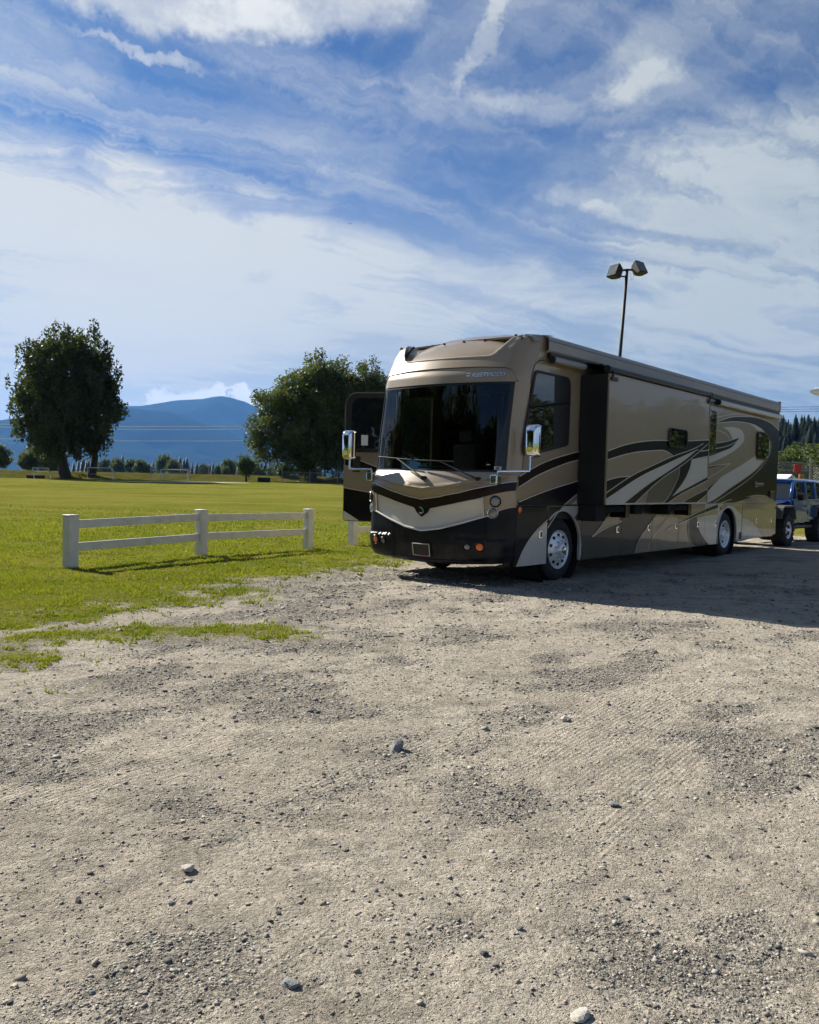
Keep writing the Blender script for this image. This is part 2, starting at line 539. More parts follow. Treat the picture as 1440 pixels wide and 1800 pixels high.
def grass_mask(X, Y):
    e = np.interp(Y, EDGE_Y, EDGE_X)
    n = fbm(X, Y, 5, 0.9, 4) - 0.5
    n = n + 0.5 * (fbm(X, Y, 15, 4.5, 3) - 0.5)
    d = (e - X) * 0.7 + n * 1.9
    m = sstep(-1.15, 0.75, d)
    t1 = seg_d(X, Y, (-3.4, 7.75), (-1.5, 8.35)) + n * 0.8
    m = np.maximum(m, sstep(0.85, 0.0, t1) * 0.78)
    t2 = seg_d(X, Y, (-4.2, 6.5), (-3.2, 6.7)) + n * 0.6
    m = np.maximum(m, sstep(0.7, 0.0, t2) * 0.6)
    h = seg_d(X, Y, (-4.0, 7.45), (-3.0, 8.75)) + n * 0.7
    m = m * (1 - 0.45 * sstep(0.42, 0.12, h))
    h2 = seg_d(X, Y, (-2.7, 9.1), (-1.4, 10.4)) + n * 0.9
    m = m * (1 - 0.3 * sstep(0.5, 0.1, h2))
    return np.clip(m, 0, 1)

def patch_mask(X, Y):
    c, s = math.cos(R(35)), math.sin(R(35))
    a = X * c + Y * s; b = -X * s + Y * c
    p = fbm(a * 0.6, b * 1.1, 41, 1.9, 5, 0.58)
    left = sstep(-0.4, -2.0, X + 0.25 * (5 - Y)) * sstep(3.0, 4.5, Y) * 0.17
    return sstep(0.53, 0.68, p + left)

def ground_h(X, Y):
    near = np.clip((60 - Y) / 30, 0, 1)
    h = (fbm(X, Y, 3, 0.7, 3) - 0.5) * 0.06 + (fbm(X, Y, 9, 5.0, 3) - 0.5) * 0.026 + (fbm(X, Y, 19, 20.0, 2) - 0.5) * 0.014
    c, s = math.cos(R(53)), math.sin(R(53))
    w = -X * s + Y * c
    h = h + (np.abs(((w * 0.55) % 1) - 0.5) - 0.25) * 0.018
    return h * near * np.exp(-((X / 30) ** 2)) - 0.004 * 0

def field_h(X, Y):
    s = np.clip((Y - 29) / 64, 0, 1.0)
    lf = sstep(14, -6, X)
    return s * (0.95 + 0.010 * (np.clip(X, -70, 0) + 25)) * lf + np.clip((Y - 104) / 10, 0, 1) * 0.55 * lf

def build_ground():
    m, g, b = material('lot_ground')
    nt = m.node_tree
    tc = g.n('ShaderNodeTexCoord'); P = tc.outputs['Object']
    def attr(n):
        a = g.n('ShaderNodeAttribute'); a.attribute_name = n; return a.outputs['Fac']
    ga, pa = attr('grass'), attr('patch')
    big = g.noise(P, 0.55, 5, 0.6)
    mid = g.noise(P, 4.0, 6, 0.65)
    fine = g.noise(P, 46.0, 6, 0.7)
    vor = g.n('ShaderNodeTexVoronoi', feature='F1'); g.put(vor.inputs['Vector'], P); vor.inputs['Scale'].default_value = 95.0
    vor2 = g.n('ShaderNodeTexVoronoi', feature='F1'); g.put(vor2.inputs['Vector'], P); vor2.inputs['Scale'].default_value = 42.0
    # bare dirt
    dirt = g.mix(g.smooth(big.outputs[0], 0.3, 0.7), (0.51, 0.452, 0.366), (0.64, 0.573, 0.468))
    dirt = g.mix(g.m('MULTIPLY', g.smooth(mid.outputs[0], 0.42, 0.70), 0.6), dirt, (0.315, 0.278, 0.222))
    dirt = g.mix(g.m('MULTIPLY', g.smooth(fine.outputs[0], 0.50, 0.72), 0.55), dirt, (0.165, 0.148, 0.122))
    stn = g.n('ShaderNodeMapping'); stn.inputs['Rotation'].default_value = (0, 0, R(-50)); stn.inputs['Scale'].default_value = (0.5, 1.3, 1); g.put(stn.inputs[0], P)
    dirt = g.mix(g.m('MULTIPLY', g.smooth(g.noise(stn.outputs[0], 1.6, 5, 0.65).outputs[0], 0.5, 0.72), 0.5), dirt, (0.245, 0.215, 0.17))
    # crushed stone
    sc_ = g.n('ShaderNodeSeparateColor'); g.put(sc_.inputs[0], vor.outputs['Color'])
    st = g.mix(sc_.outputs[0], (0.165, 0.158, 0.14), (0.42, 0.395, 0.335))
    st = g.mix(g.smooth(vor.outputs['Distance'], 0.35, 0.75), st, (0.11, 0.10, 0.085))
    grit = g.noise(P, 85.0, 4, 0.8)
    flake = g.noise(P, 24.0, 5, 0.75)
    dirt = g.mix(g.m('MULTIPLY', g.smooth(grit.outputs[0], 0.50, 0.62), 0.50), dirt, (0.135, 0.122, 0.10))  # dark speckle: grit colour plus tiny shadows among the grains, painted in
    dirt = g.mix(g.m('MULTIPLY', g.smooth(flake.outputs[0], 0.52, 0.66), 0.40), dirt, (0.23, 0.205, 0.168))
    dirt = g.mix(g.m('MULTIPLY', g.smooth(grit.outputs[0], 0.42, 0.34), 0.5), dirt, (0.62, 0.56, 0.455))
    f = g.m('ADD', g.m('MULTIPLY', pa, 0.85), g.m('MULTIPLY', g.smooth(mid.outputs[0], 0.46, 0.74), 0.40))
    f = g.m('MULTIPLY', f, g.smooth(fine.outputs[0], 0.30, 0.60), clamp=True)
    grav = g.mix(f, dirt, st)
    # turf
    gb = g.noise(P, 0.16, 4, 0.6)
    gm = g.noise(P, 2.2, 5, 0.65)
    gs = g.n('ShaderNodeMapping'); gs.inputs['Scale'].default_value = (0.05, 0.5, 1); g.put(gs.inputs[0], P)
    row = g.noise(gs.outputs[0], 1.0, 4, 0.6)
    gf = g.noise(P, 30.0, 5, 0.7)
    tu = g.mix(g.smooth(gb.outputs[0], 0.3, 0.7), (0.140, 0.158, 0.024), (0.238, 0.225, 0.046))
    tu = g.mix(g.m('MULTIPLY', g.smooth(row.outputs[0], 0.46, 0.66), 0.8), tu, (0.27, 0.228, 0.055))
    tu = g.mix(g.m('MULTIPLY', g.smooth(gm.outputs[0], 0.50, 0.75), 0.5), tu, (0.075, 0.105, 0.010))
    tu = g.mix(g.m('MULTIPLY', g.smooth(gf.outputs[0], 0.40, 0.66), 0.6), tu, (0.055, 0.072, 0.010))
    gmask = g.smooth(g.m('ADD', ga, g.m('MULTIPLY', g.m('SUBTRACT', g.noise(P, 20.0, 5, 0.75).outputs[0], 0.5), 1.5)), 0.34, 0.80)
    col = g.mix(gmask, grav, tu)
    g.put(b.inputs['Base Color'], col)
    setp(b, rough=0.95, spec=0.0)
    # relief: stones, grit and tyre treads
    rot = g.n('ShaderNodeMapping'); rot.inputs['Rotation'].default_value = (0, 0, R(-53)); g.put(rot.inputs[0], P)
    wv = g.n('ShaderNodeTexWave', wave_type='BANDS', bands_direction='Y'); g.put(wv.inputs[0], rot.outputs[0])
    wv.inputs['Scale'].default_value = 10.0; wv.inputs['Distortion'].default_value = 1.6; wv.inputs['Detail'].default_value = 2
    bm_ = g.n('ShaderNodeMapping'); bm_.inputs['Scale'].default_value = (0.25, 1.4, 1); g.put(bm_.inputs[0], rot.outputs[0])
    tread = g.m('MULTIPLY', wv.outputs[1], g.smooth(g.noise(bm_.outputs[0], 1.1, 3, 0.5).outputs[0], 0.46, 0.60))
    h = g.m('ADD', g.m('MULTIPLY', fine.outputs[0], 0.026), g.m('MULTIPLY', mid.outputs[0], 0.026))
    h = g.m('ADD', h, g.m('MULTIPLY', tread, 0.0055))
    h = g.m('ADD', h, g.m('MULTIPLY', grit.outputs[0], 0.009))
    h = g.m('ADD', h, g.m('MULTIPLY', g.smooth(flake.outputs[0], 0.45, 0.58), 0.009))
    h = g.m('SUBTRACT', h, g.m('MULTIPLY', vor.outputs['Distance'], g.m('MULTIPLY_ADD', f, 0.008, 0.003)))
    h = g.m('SUBTRACT', h, g.m('MULTIPLY', vor2.outputs['Distance'], g.m('MULTIPLY', f, 0.008)))
    h2 = g.m('MULTIPLY', gf.outputs[0], 0.05)
    hm = g.n('ShaderNodeMix', data_type='FLOAT'); g.put(hm.inputs[0], gmask); g.put(hm.inputs[2], h); g.put(hm.inputs[3], h2)
    bp = g.n('ShaderNodeBump'); bp.inputs['Strength'].default_value = 1.0; bp.inputs['Distance'].default_value = 1.0
    g.put(bp.inputs['Height'], hm.outputs[0])
    g.put(b.inputs['Normal'], bp.outputs[0])

    def axis(core0, core1, step, lo, hi, grow=1.07, top=0.30):
        a = list(np.arange(core0, core1 + 1e-6, step))
        s = step; x = core1
        while x < hi: s = min(s * grow, top); x += s; a.append(min(x, hi))
        s = step; x = core0; pre = []
        while x > lo: s = min(s * grow, top); x -= s; pre.append(max(x, lo))
        return np.array(pre[::-1] + a)
    xs = axis(-3.2, 3.6, 0.024, -26, 34)
    ys = axis(1.7, 7.0, 0.024, -6, 34)
    X, Y = np.meshgrid(xs, ys)
    Z = ground_h(X, Y)
    gm_ = grass_mask(X, Y)
    Z = Z + gm_ * 0.02
    edge = np.minimum(np.minimum(X + 26, 34 - X), np.minimum(Y + 6, 34 - Y))
    Z = np.where(edge < 2, Z * edge / 2, Z) + field_h(X, Y)
    pt = patch_mask(X, Y)
    V = np.c_[X.ravel(), Y.ravel(), Z.ravel()]
    ny, nx = X.shape
    I = np.arange(ny * nx).reshape(ny, nx)
    F = np.c_[I[:-1, :-1].ravel(), I[:-1, 1:].ravel(), I[1:, 1:].ravel(), I[1:, :-1].ravel()]
    o = np_mesh('gravel_lot', V, F, 'lot_ground', smooth=True, attr={'grass': gm_.ravel(), 'patch': pt.ravel()})
    tag(o, 'pale bare dirt and gravel lot running into mown grass', kind='structure')
    # the rest of the land out to the horizon, a finger's depth lower where the lot lies on it
    a = [-13000, -8000, -5000, -3000, -2000, -1200, -800, -500, -300, -200, -150, -120] + list(range(-100, 101, 4)) + [120, 150, 200, 300, 500, 800, 1200, 2000, 3000, 5000, 8000, 13000]
    c = [-6000, -3000, -1500, -700, -300, -150, -80, -40, -20, -6, 0, 10, 20, 26, 30, 34] + list(range(38, 120, 3)) + [125, 140, 160, 200, 260, 350, 500, 700, 1000, 1500, 2500, 4000, 6000, 9000, 13000]
    X, Y = np.meshgrid(np.array(a, float), np.array(c, float))
    inside = (X > -27) & (X < 35) & (Y > -7) & (Y < 33)
    Z = field_h(X, Y) - np.where(inside, 0.12, 0.03)
    Z[(X > 60)] -= 0.0
    V = np.c_[X.ravel(), Y.ravel(), Z.ravel()]
    ny, nx = X.shape; I = np.arange(ny * nx).reshape(ny, nx)
    F = np.c_[I[:-1, :-1].ravel(), I[:-1, 1:].ravel(), I[1:, 1:].ravel(), I[1:, :-1].ravel()]
    o = np_mesh('grass_field', V, F, 'lot_ground', smooth=True, attr={'grass': np.ones(len(V)), 'patch': np.zeros(len(V))})
    tag(o, 'wide mown grass field stretching away to the bank', kind='structure')

build_ground()

# the grassy bank along the far side of the field
def bank_z(X): return 1.66 + 0.0035 * (X + 40)
def build_bank():
    plain('bank_turf', (0.088, 0.084, 0.022), 0.95, var=0.6, scale=0.9, spec=0.0, bump=0.8, bscale=6)
    plain('path_sand', (0.48, 0.43, 0.33), 0.95, var=0.2)
    xs = np.arange(-95, 32, 0.8); prof = [(-0.4, -0.02), (0.0, 0.02), (1.2, 0.25), (2.6, 0.66), (3.6, 0.93), (4.4, 1.0), (7.0, 1.0), (9, 0.9), (13, 0.5)]
    X, K = np.meshgrid(xs, np.arange(len(prof)))
    dy = np.array([p[0] for p in prof])[K]; fz = np.array([p[1] for p in prof])[K]
    Y = 93.5 + dy + (fbm(X, X * 0, 3, 0.08, 3) - 0.5) * 3
    base = field_h(X, Y * 0 + 93)
    Z = base + (bank_z(X) - base) * fz + (fbm(X, Y, 8, 0.5, 3) - 0.5) * 0.22 * (fz > 0.05) * (fz < 0.99)
    V = np.c_[X.ravel(), Y.ravel(), Z.ravel()]; ny, nx = X.shape; I = np.arange(ny * nx).reshape(ny, nx)
    F = np.c_[I[:-1, :-1].ravel(), I[:-1, 1:].ravel(), I[1:, 1:].ravel(), I[1:, :-1].ravel()]
    tag(np_mesh('grass_bank', V, F, 'bank_turf', smooth=True), 'low rough grass bank behind the goals', kind='structure')
    # pale track along the crest and a sandy strip in the turf
    r0 = [(x, 98.6 + 0.4 * math.sin(x * 0.13), bank_z(x) + 0.03) for x in range(-90, 30, 3)]
    mb = MB().grid([r0, [(x, y + 2.0, z) for x, y, z in r0]])
    tag(mb.build('dirt_track', 'path_sand'), 'pale dirt track along the top of the bank', kind='structure')
    def fz_(x, y): return float(field_h(np.array([x]), np.array([y]))[0]) + 0.03
    rows = []
    for k in range(25):
        x = -31 + k * 0.62; w = 0.9 * math.sin(math.pi * k / 24) ** 0.6 + 0.05; y = 81.5 + 0.05 * k
        rows.append([(x, y - w * 2.2, fz_(x, y - w * 2.2)), (x, y, fz_(x, y) + .01), (x, y + w * 2.0, fz_(x, y + w * 2.0))])
    tag(MB().grid(rows).build('sand_strip', 'path_sand', smooth=True), 'pale sandy strip worn in the far grass', kind='structure')
build_bank()

# mountains far behind
def build_mountains():
    plain('mountain_forest', (0.016, 0.032, 0.032), 0.95, spec=0.0, var=0.95, scale=0.004)
    def ridge(name, prof, Y0, depth, front, seed, label, amp):
        xs = np.linspace(-11000, 7000, 361); ys = np.linspace(-1, 1, 61)
        px = [p[0] for p in prof]; pz = [p[1] for p in prof]
        X, T = np.meshgrid(xs, ys)
        crest = np.interp(X, px, pz)
        Y = Y0 + np.where(T < 0, T * front, T * depth)
        sh = np.where(T < 0, (1 - np.abs(T)) ** 1.25, 1 - T ** 2)
        rn = 1 - np.abs(2 * fbm(X, Y, seed, 1 / 900, 5, 0.5) - 1)
        Z = crest * sh + (rn - 0.75) * amp * np.minimum(1, np.abs(T) * 3.0) * (sh > 0.02) * sh ** 0.5
        Z = np.maximum(Z, -0.6) + np.where(np.abs(T) > 0.99, -0.5, 0)
        V = np.c_[X.ravel(), Y.ravel(), Z.ravel()]; ny, nx = X.shape; I = np.arange(ny * nx).reshape(ny, nx)
        F = np.c_[I[:-1, :-1].ravel(), I[:-1, 1:].ravel(), I[1:, 1:].ravel(), I[1:, :-1].ravel()]
        tag(np_mesh(name, V, F, 'mountain_forest', smooth=True), label, kind='structure')
    ridge('mountain', [(-11000, 300), (-7000, 420), (-4500, 505), (-3900, 585), (-3230, 735), (-2950, 745), (-2576, 815), (-2300, 835), (-2160, 865), (-2111, 872), (-2040, 866), (-1893, 828), (-1786, 775), (-1300, 600), (-500, 420), (1500, 300), (7000, 200)], 9000, 2600, 2600, 5, 'tall blue forested mountain with a rounded summit', 420)
    ridge('foothill', [(-11000, 250), (-6500, 330), (-4200, 300), (-3400, 430), (-2900, 520), (-2450, 560), (-2050, 520), (-1650, 400), (-1200, 230), (-400, 120), (7000, 60)], 6900, 900, 1700, 23, 'darker blue forested spur in front of the mountain', 270)
build_mountains()

# ------------------------------------------------------------------ the motorhome
# local axes: x runs back along the coach from the front axle, y towards its passenger side, z up
YAW = R(40.5)
RV = empty('motorhome', (2.4486, 13.2, 0), R(90) - YAW)
tag(RV, 'large tan, black and silver motorhome with its entry door open', 'motorhome')
W2 = 1.32
WID = 2 * W2
UCZ = [(.2, -1.75), (.35, -1.88), (.6, -1.93), (.8, -1.94), (1.1, -1.93), (1.45, -1.97), (1.52, -1.96), (1.62, -1.90), (1.72, -1.83), (2.4, -1.76), (3.03, -1.66), (3.2, -1.63), (3.4, -1.53), (3.6, -1.42), (3.75, -1.30), (3.84, -1.12)]
_uz = [a for a, b in UCZ]; _uu = [b for a, b in UCZ]
def uf(t, z):
    a = abs(t); f = min(max(0, (a - .803) / .197), 1)
    return float(np.interp(z, _uz, _uu)) + .22 * a ** 1.8 + .3 * (1 - math.sqrt(1 - f * f)) - .09 * t
def fpt(t, z, du=0.0): return (uf(t, z) + du, W2 + W2 * t, z)
def tb(tab):
    a = [p[0] for p in tab]; b = [p[1] for p in tab]
    return lambda t: float(np.interp(abs(t), a, b))
B0 = tb([(0, .285), (.4, .30), (.8, .34), (1, .36)])
B1 = tb([(0, .782), (.25, .828), (.4, .885), (.5, .92), (.73, 1.02), (.84, 1.067), (.93, 1.152), (1, 1.20)])
B2 = tb([(0, 1.125), (.11, 1.141), (.41, 1.228), (.49, 1.255), (.66, 1.305), (.79, 1.349), (.945, 1.417), (1, 1.445)])
B3 = tb([(0, 1.273), (.25, 1.322), (.34, 1.352), (.49, 1.39), (.66, 1.452), (.81, 1.497), (.87, 1.515), (.97, 1.561), (1, 1.575)])
B4 = tb([(0, 1.438), (.33, 1.486), (.5, 1.535), (.65, 1.57), (.81, 1.62), (1, 1.66)])
B5 = lambda t: 1.705
B6 = lambda t: 3.06
B7 = tb([(0, 3.305), (.5, 3.30), (.82, 3.275), (.89, 3.24), (.925, 3.16), (.94, 3.07)])
LIP = tb([(0, 3.465), (.58, 3.468), (.64, 3.50), (.70, 3.60), (.75, 3.72), (.79, 3.79), (.83, 3.82), (1, 3.82)])

def strip(name, lo, hi, t0, t1, mat, parent=RV, dlo=0.0, dhi=0.0, nt=72, nz=8, prof=None, solid=0.012, ts=None):
    ts = ts or [t0 + (t1 - t0) * k / nt for k in range(nt + 1)]
    rows = []
    for j in range(nz + 1):
        s = j / nz
        row = []
        for t in ts:
            a, b_ = lo(t), hi(t); z = a + (b_ - a) * s
            row.append(fpt(t, z, (prof(t, z, s) if prof else dlo + (dhi - dlo) * s)))
        rows.append(row)
    mb = MB().grid(rows)
    return mb.build(name, mat, parent, auto=40, solid=solid)

# bumper: a ledge above the lamps, lower lip tucked under
def bump_prof(t, z, s):
    k = -0.03 if (z < .70 and abs(t) > .44) else 0.0
    if s < 0.14: k += (0.14 - s) * 0.5
    return k
bumper = strip('bumper', B0, lambda t: B1(t) - .004, -1, 1, 'navy', prof=bump_prof, nt=96, nz=36)
def tagp(o, l): o['label'] = l; return o
# lower edge trim line
MB().tube([fpt(t / 40, .345 + .045 * (t / 40) ** 2, -.012) for t in range(-30, 31)], .009, 6).build('trim_line', 'trim_black', bumper)
for s in (-1, 1):
    MB().tube([fpt(s * .455, B0(.455) + .01 + (B1(.455) - B0(.455) - .03) * k / 8, -.016 if k > 5 else -.028) for k in range(9)], .006, 5).build('bumper_seam', 'underbody', bumper)
# the pale V shaped panel with chrome lower edge
gp = strip('grille_panel', lambda t: B1(t) + .012, lambda t: B2(t) - .004, -.755, .755, 'silver', dlo=.020, dhi=.022, nt=60)
MB().tube([fpt(t / 50 * .765, B1(t / 50 * .765) + .014, -.004) for t in range(-50, 51)], .017, 8).build('chrome_edge', 'tube_white', gp, smooth=True)
for s in (-1, 1):
    MB().tube([fpt(s * .762, 1.03 + .31 * k / 6, .0) for k in range(7)], .013, 6).build('chrome_edge', 'silver', gp, smooth=True)
# tan corners holding the lamps
for s in (-1, 1):
    strip('lamp_corner', lambda t: B1(t) + .004, lambda t: B2(t) - .004, s * .775, s * 1.0, 'tan', nt=18)
    MB().tube([fpt(s * (.775 + .225 * k / 10), B1(.775 + .225 * k / 10) + .002, -.004) for k in range(11)], .006, 6).build('pinstripe', 'cream', RV)
band = strip('front_band', lambda t: B2(t) - .002, lambda t: B3(t) - .003, -1, 1, 'maroon')
MB().tube([fpt(t / 50, B3(t / 50), -.004) for t in range(-50, 51)], .006, 6).build('pinstripe', 'cream', band)
hood = strip('hood', lambda t: B3(t) + .003, lambda t: B5(t), -1, 1, 'tan', nz=16, prof=lambda t, z, s: -.02 if z > B4(t) - .02 and z < B4(t) + .02 else (.012 if z < B4(t) else 0), nt=90)
MB().tube([fpt(t / 50, B4(t / 50) + .004, -.012) for t in range(-48, 49)], .012, 6).build('hood_lip', 'tan', hood, smooth=True)
# shield emblem
sh = [(.125, 1.15), (.10, 1.128), (.071, 1.07), (0, 1.005), (-.071, 1.07), (-.10, 1.128), (-.125, 1.15), (-.06, 1.20), (0, 1.215), (.06, 1.20)]
def front_poly(name, pts, mat, parent, du, thick=.006):
    n = len(pts); tris = tessellate_polygon([[Vector((p[0], p[1], 0)) for p in pts]])
    vs = [fpt(t, z, du) for t, z in pts] + [fpt(t, z, du + thick) for t, z in pts]
    fs = [tuple(t) for t in tris] + [tuple(n + i for i in reversed(t)) for t in tris] + [(i, (i + 1) % n, n + (i + 1) % n, n + i) for i in range(n)]
    return MB().add(vs, fs).build(name, mat, parent)
em = front_poly('emblem_shield', sh, 'maroon', RV, -.012, .03)
front_poly('emblem_arch', [(.035, 1.135), (.02, 1.155), (-.005, 1.155), (-.025, 1.13), (-.04, 1.085), (-.025, 1.085), (-.005, 1.12), (.012, 1.138)], 'emblem_green', em, -.020)
front_poly('emblem_hill', [(.05, 1.085), (.01, 1.075), (-.06, 1.09), (-.02, 1.060), (0, 1.045), (.03, 1.06)], 'chrome', em, -.020)
# head lamps
def round_lamp(name, t, z, r, lens, parent, du=-.004, depth=.05, dark=True):
    c = Vector(fpt(t, z, du)); e = .01
    tt = Vector(fpt(t + e, z)) - Vector(fpt(t - e, z)); tz = Vector(fpt(t, z + e)) - Vector(fpt(t, z - e))
    n = tt.cross(tz).normalized()
    if n.x > 0: n = -n
    q = n.to_track_quat('Z', 'Y').to_matrix().to_4x4(); q.translation = c
    def put(prof, nm, mat, par):
        mb = MB().lathe(prof, (0, 0, 0), 'z', 24, close=True)
        mb.v = [tuple(q @ Vector(p)) for p in mb.v]
        return mb.build(nm, mat, par, auto=35)
    b_ = put([(-.03, r * 1.0), (.012, r * 1.22), (.020, r * 1.12), (.006, r * .98), (-.005, r * .9)], name, 'trim_black' if dark else 'chrome', parent)
    put([(-.004, r * .99), (.008, r * .9), (.016, r * .6), (.02, r * .1)], 'lens', lens, b_)
    put([(.0145, r * .62), (.020, r * .55), (.0205, r * .2)], 'reflector', 'lens_clear' if lens != 'amber' else 'amber', b_)
    return b_
for s in (-1, 1):
    round_lamp('headlight', s * .888, 1.276, .072, 'lens_clear', RV)
    round_lamp('headlight', s * .862, 1.098, .066, 'lens_clear', RV, dark=False)
    round_lamp('turn_lamp', s * .743, .595, .062, 'amber', RV, dark=True, du=-.034)
    round_lamp('fog_lamp', s * .60, .588, .050, 'lens_clear', RV, dark=True, du=-.034)
# number plate frame
pf = front_poly('plate_holder', [(.115, .405), (-.135, .405), (-.135, .60), (.115, .60)], 'trim_black', RV, -.035, .03)
fr = [(.108, .41), (-.128, .41), (-.128, .59), (.108, .59), (.108, .41)]
for k in range(4):
    a, b_ = fr[k], fr[k + 1]
    MB().tube([fpt(a[0], a[1], -.042), fpt(b_[0], b_[1], -.042)], .007, 6).build('plate_frame', 'plate_cream', pf)
MB().tube([fpt(.06, .407, -.046), fpt(-.09, .407, -.046)], .008, 6).build('plate_frame_base', 'red_lens', pf)

# windscreen with its black border and pillars
ws = strip('windshield', lambda t: B5(t) + .03, lambda t: B6(t) - .03, -.905, .905, 'windshield_glass', dlo=.012, dhi=.012, solid=0.0, nz=6)
def frame_strip(lo, hi, t0, t1, nt): return strip('windshield_seal', lo, hi, t0, t1, 'trim_black', ws, dlo=.006, dhi=.006, nt=nt, nz=2)
frame_strip(lambda t: B5(t) + .001, lambda t: B5(t) + .034, -.925, .925, 60)
frame_strip(lambda t: B6(t) - .034, lambda t: B6(t) - .001, -.925, .925, 60)
for s in (-1, 1): frame_strip(lambda t: B5(t) + .034, lambda t: B6(t) - .034, s * .895, s * .925, 4)
for s in (-1, 1):
    strip('pillar', B5, lambda t: 3.06, s * .928, s * 1.0, 'tan', nt=8, nz=20)
    strip('pillar', lambda t: 3.06, lambda t: B7(t), s * .945, s * 1.0, 'tan', nt=6, nz=4) if False else None
front_poly('sticker', [(-.824, 1.79), (-.888, 1.79), (-.888, 1.748), (-.824, 1.748)], 'paper_white', ws, -.004, .003)
front_poly('sticker_bars', [(-.836, 1.781), (-.876, 1.781), (-.876, 1.757), (-.836, 1.757)], 'trim_black', ws, -.0065, .002)
front_poly('sticker', [(-.735, 1.822), (-.775, 1.822), (-.775, 1.813), (-.735, 1.813)], 'paper_white', ws, -.004, .003)
# visor panel above the glass, slightly proud of the cap
visor = strip('visor', lambda t: 3.062, lambda t: B7(t) - .004, -.938, .938, 'tan', dlo=-.002, dhi=.006, nt=70)
MB().tube([fpt(t / 60 * .94, B7(t / 60 * .94) + .002, .004) for t in range(-60, 61)], .009, 6).build('visor_seam', 'trim_black', visor)
# cap above, rising into the two ears
cap = strip('front_cap', lambda t: B7(t) + .004 if abs(t) < .94 else 3.062, LIP, -1, 1, 'tan', nt=120, nz=16, dlo=-.012, dhi=-.008)
MB().tube([fpt(t / 80 * .825, LIP(t / 80 * .825), -.008) for t in range(-80, 81)], .012, 8).build('cap_lip', 'cream', cap, smooth=True)  # cream puts the sunlit upper edge of the lip into its colour
ZT = tb([(0, 3.985), (.35, 3.975), (.5, 3.95), (.6, 3.92), (.68, 3.885), (.74, 3.86), (.8, 3.84), (1, 3.838)])
rows = []
for j in range(15):
    s = j / 14
    row = []
    for k in range(121):
        t = -1 + 2 * k / 120; zl = LIP(t)
        rec = .03 * sstep(.80, .70, abs(t))
        z = zl - .03 * sstep(.8, .7, abs(t)) + (ZT(t) - zl + .03 * sstep(.8, .7, abs(t))) * (1 - (1 - s) ** 2.0)
        u = uf(t, zl) + rec + (1.25 if abs(t) < .9 else 1.0) * s ** 1.15
        row.append((u, W2 + W2 * t * (1 - .03 * s * (abs(t) > .97)), z))
    rows.append(row)
fair = MB().grid(rows).build('roof_fairing', 'tan', RV, auto=50)
for s_ in (1,):   # black tube drawn in the dark recess beside the far ear
    MB().tube([fpt(s_ * .70, 3.57 + .2 * k / 5, .03 + .04 * k / 5) for k in range(6)], .022, 8).build('ear_slot', 'trim_black', fair, smooth=True)
def fair_pt(t, s):
    zl = LIP(t); rec = .05
    z = zl - .03 + (ZT(t) - zl + .03) * (1 - (1 - s) ** 2.0); return (uf(t, zl) + rec + 1.25 * s ** 1.15 - .01, W2 + W2 * t, z + .005)
for t in (.56, .28, -.02, -.30):
    p = fair_pt(t, .40 if abs(t) < .5 else .5)
    mk = MB().lathe([(-.02, .022), (.012, .022), (.024, .014), (.028, .003)], p, 'z', 10, close=True).build('marker_light', 'trim_black', fair, auto=40)
    MB().lathe([(-.004, .012), (.004, .010)], (p[0] - .022, p[1], p[2] + .008), 'x', 8, close=True).build('lens', 'amber', mk)
for s_ in (-1, 1):
    p = fpt(s_ * .86, 3.755, -.01)
    mk = MB().lathe([(-.02, .026), (.02, .022), (.026, .01)], p, 'x', 10, close=True).build('marker_light', 'trim_black', fair, auto=40)
    MB().lathe([(-.026, .012), (-.018, .014)], p, 'x', 8, close=True).build('lens', 'plate_cream', mk)

# lettering, bent onto the visor
def text_mesh(body, shear=0.0):
    c = bpy.data.curves.new('txt', 'FONT'); c.body = body; c.size = 1.0; c.extrude = 0.02; c.shear = shear; c.space_character = 1.08; c.resolution_u = 3
    o = bpy.data.objects.new('txt', c); COL.objects.link(o)
    dg = bpy.context.evaluated_depsgraph_get(); dg.update()
    me = bpy.data.meshes.new_from_object(o.evaluated_get(dg))
    vs = [tuple(v.co) for v in me.vertices]; fs = [tuple(p.vertices) for p in me.polygons]
    bpy.data.objects.remove(o); bpy.data.curves.remove(c); bpy.data.meshes.remove(me)
    return vs, fs
vs, fs = text_mesh('FLEETWOOD', 0.35)
mx = max(v[0] for v in vs); my = max(v[1] for v in vs)
t0, t1 = -.455, -.84
MB().add([fpt(t0 + (t1 - t0) * v[0] / mx, 3.142 + .062 * v[1] / my, -.012 - v[2] * .25) for v in vs], fs).build('lettering', 'chrome', visor)
for k, (a, b_) in enumerate(((0, .022), (.03, .05))):
    front_poly('brand_chevron', [(-.375, 3.20 - a), (-.435, 3.20 - a), (-.428, 3.186 - a), (-.40, 3.186 - a)], 'chrome', visor, -.012, .008)
front_poly('brand_chevron', [(-.388, 3.165), (-.418, 3.172), (-.405, 3.138)], 'chrome', visor, -.012, .008)

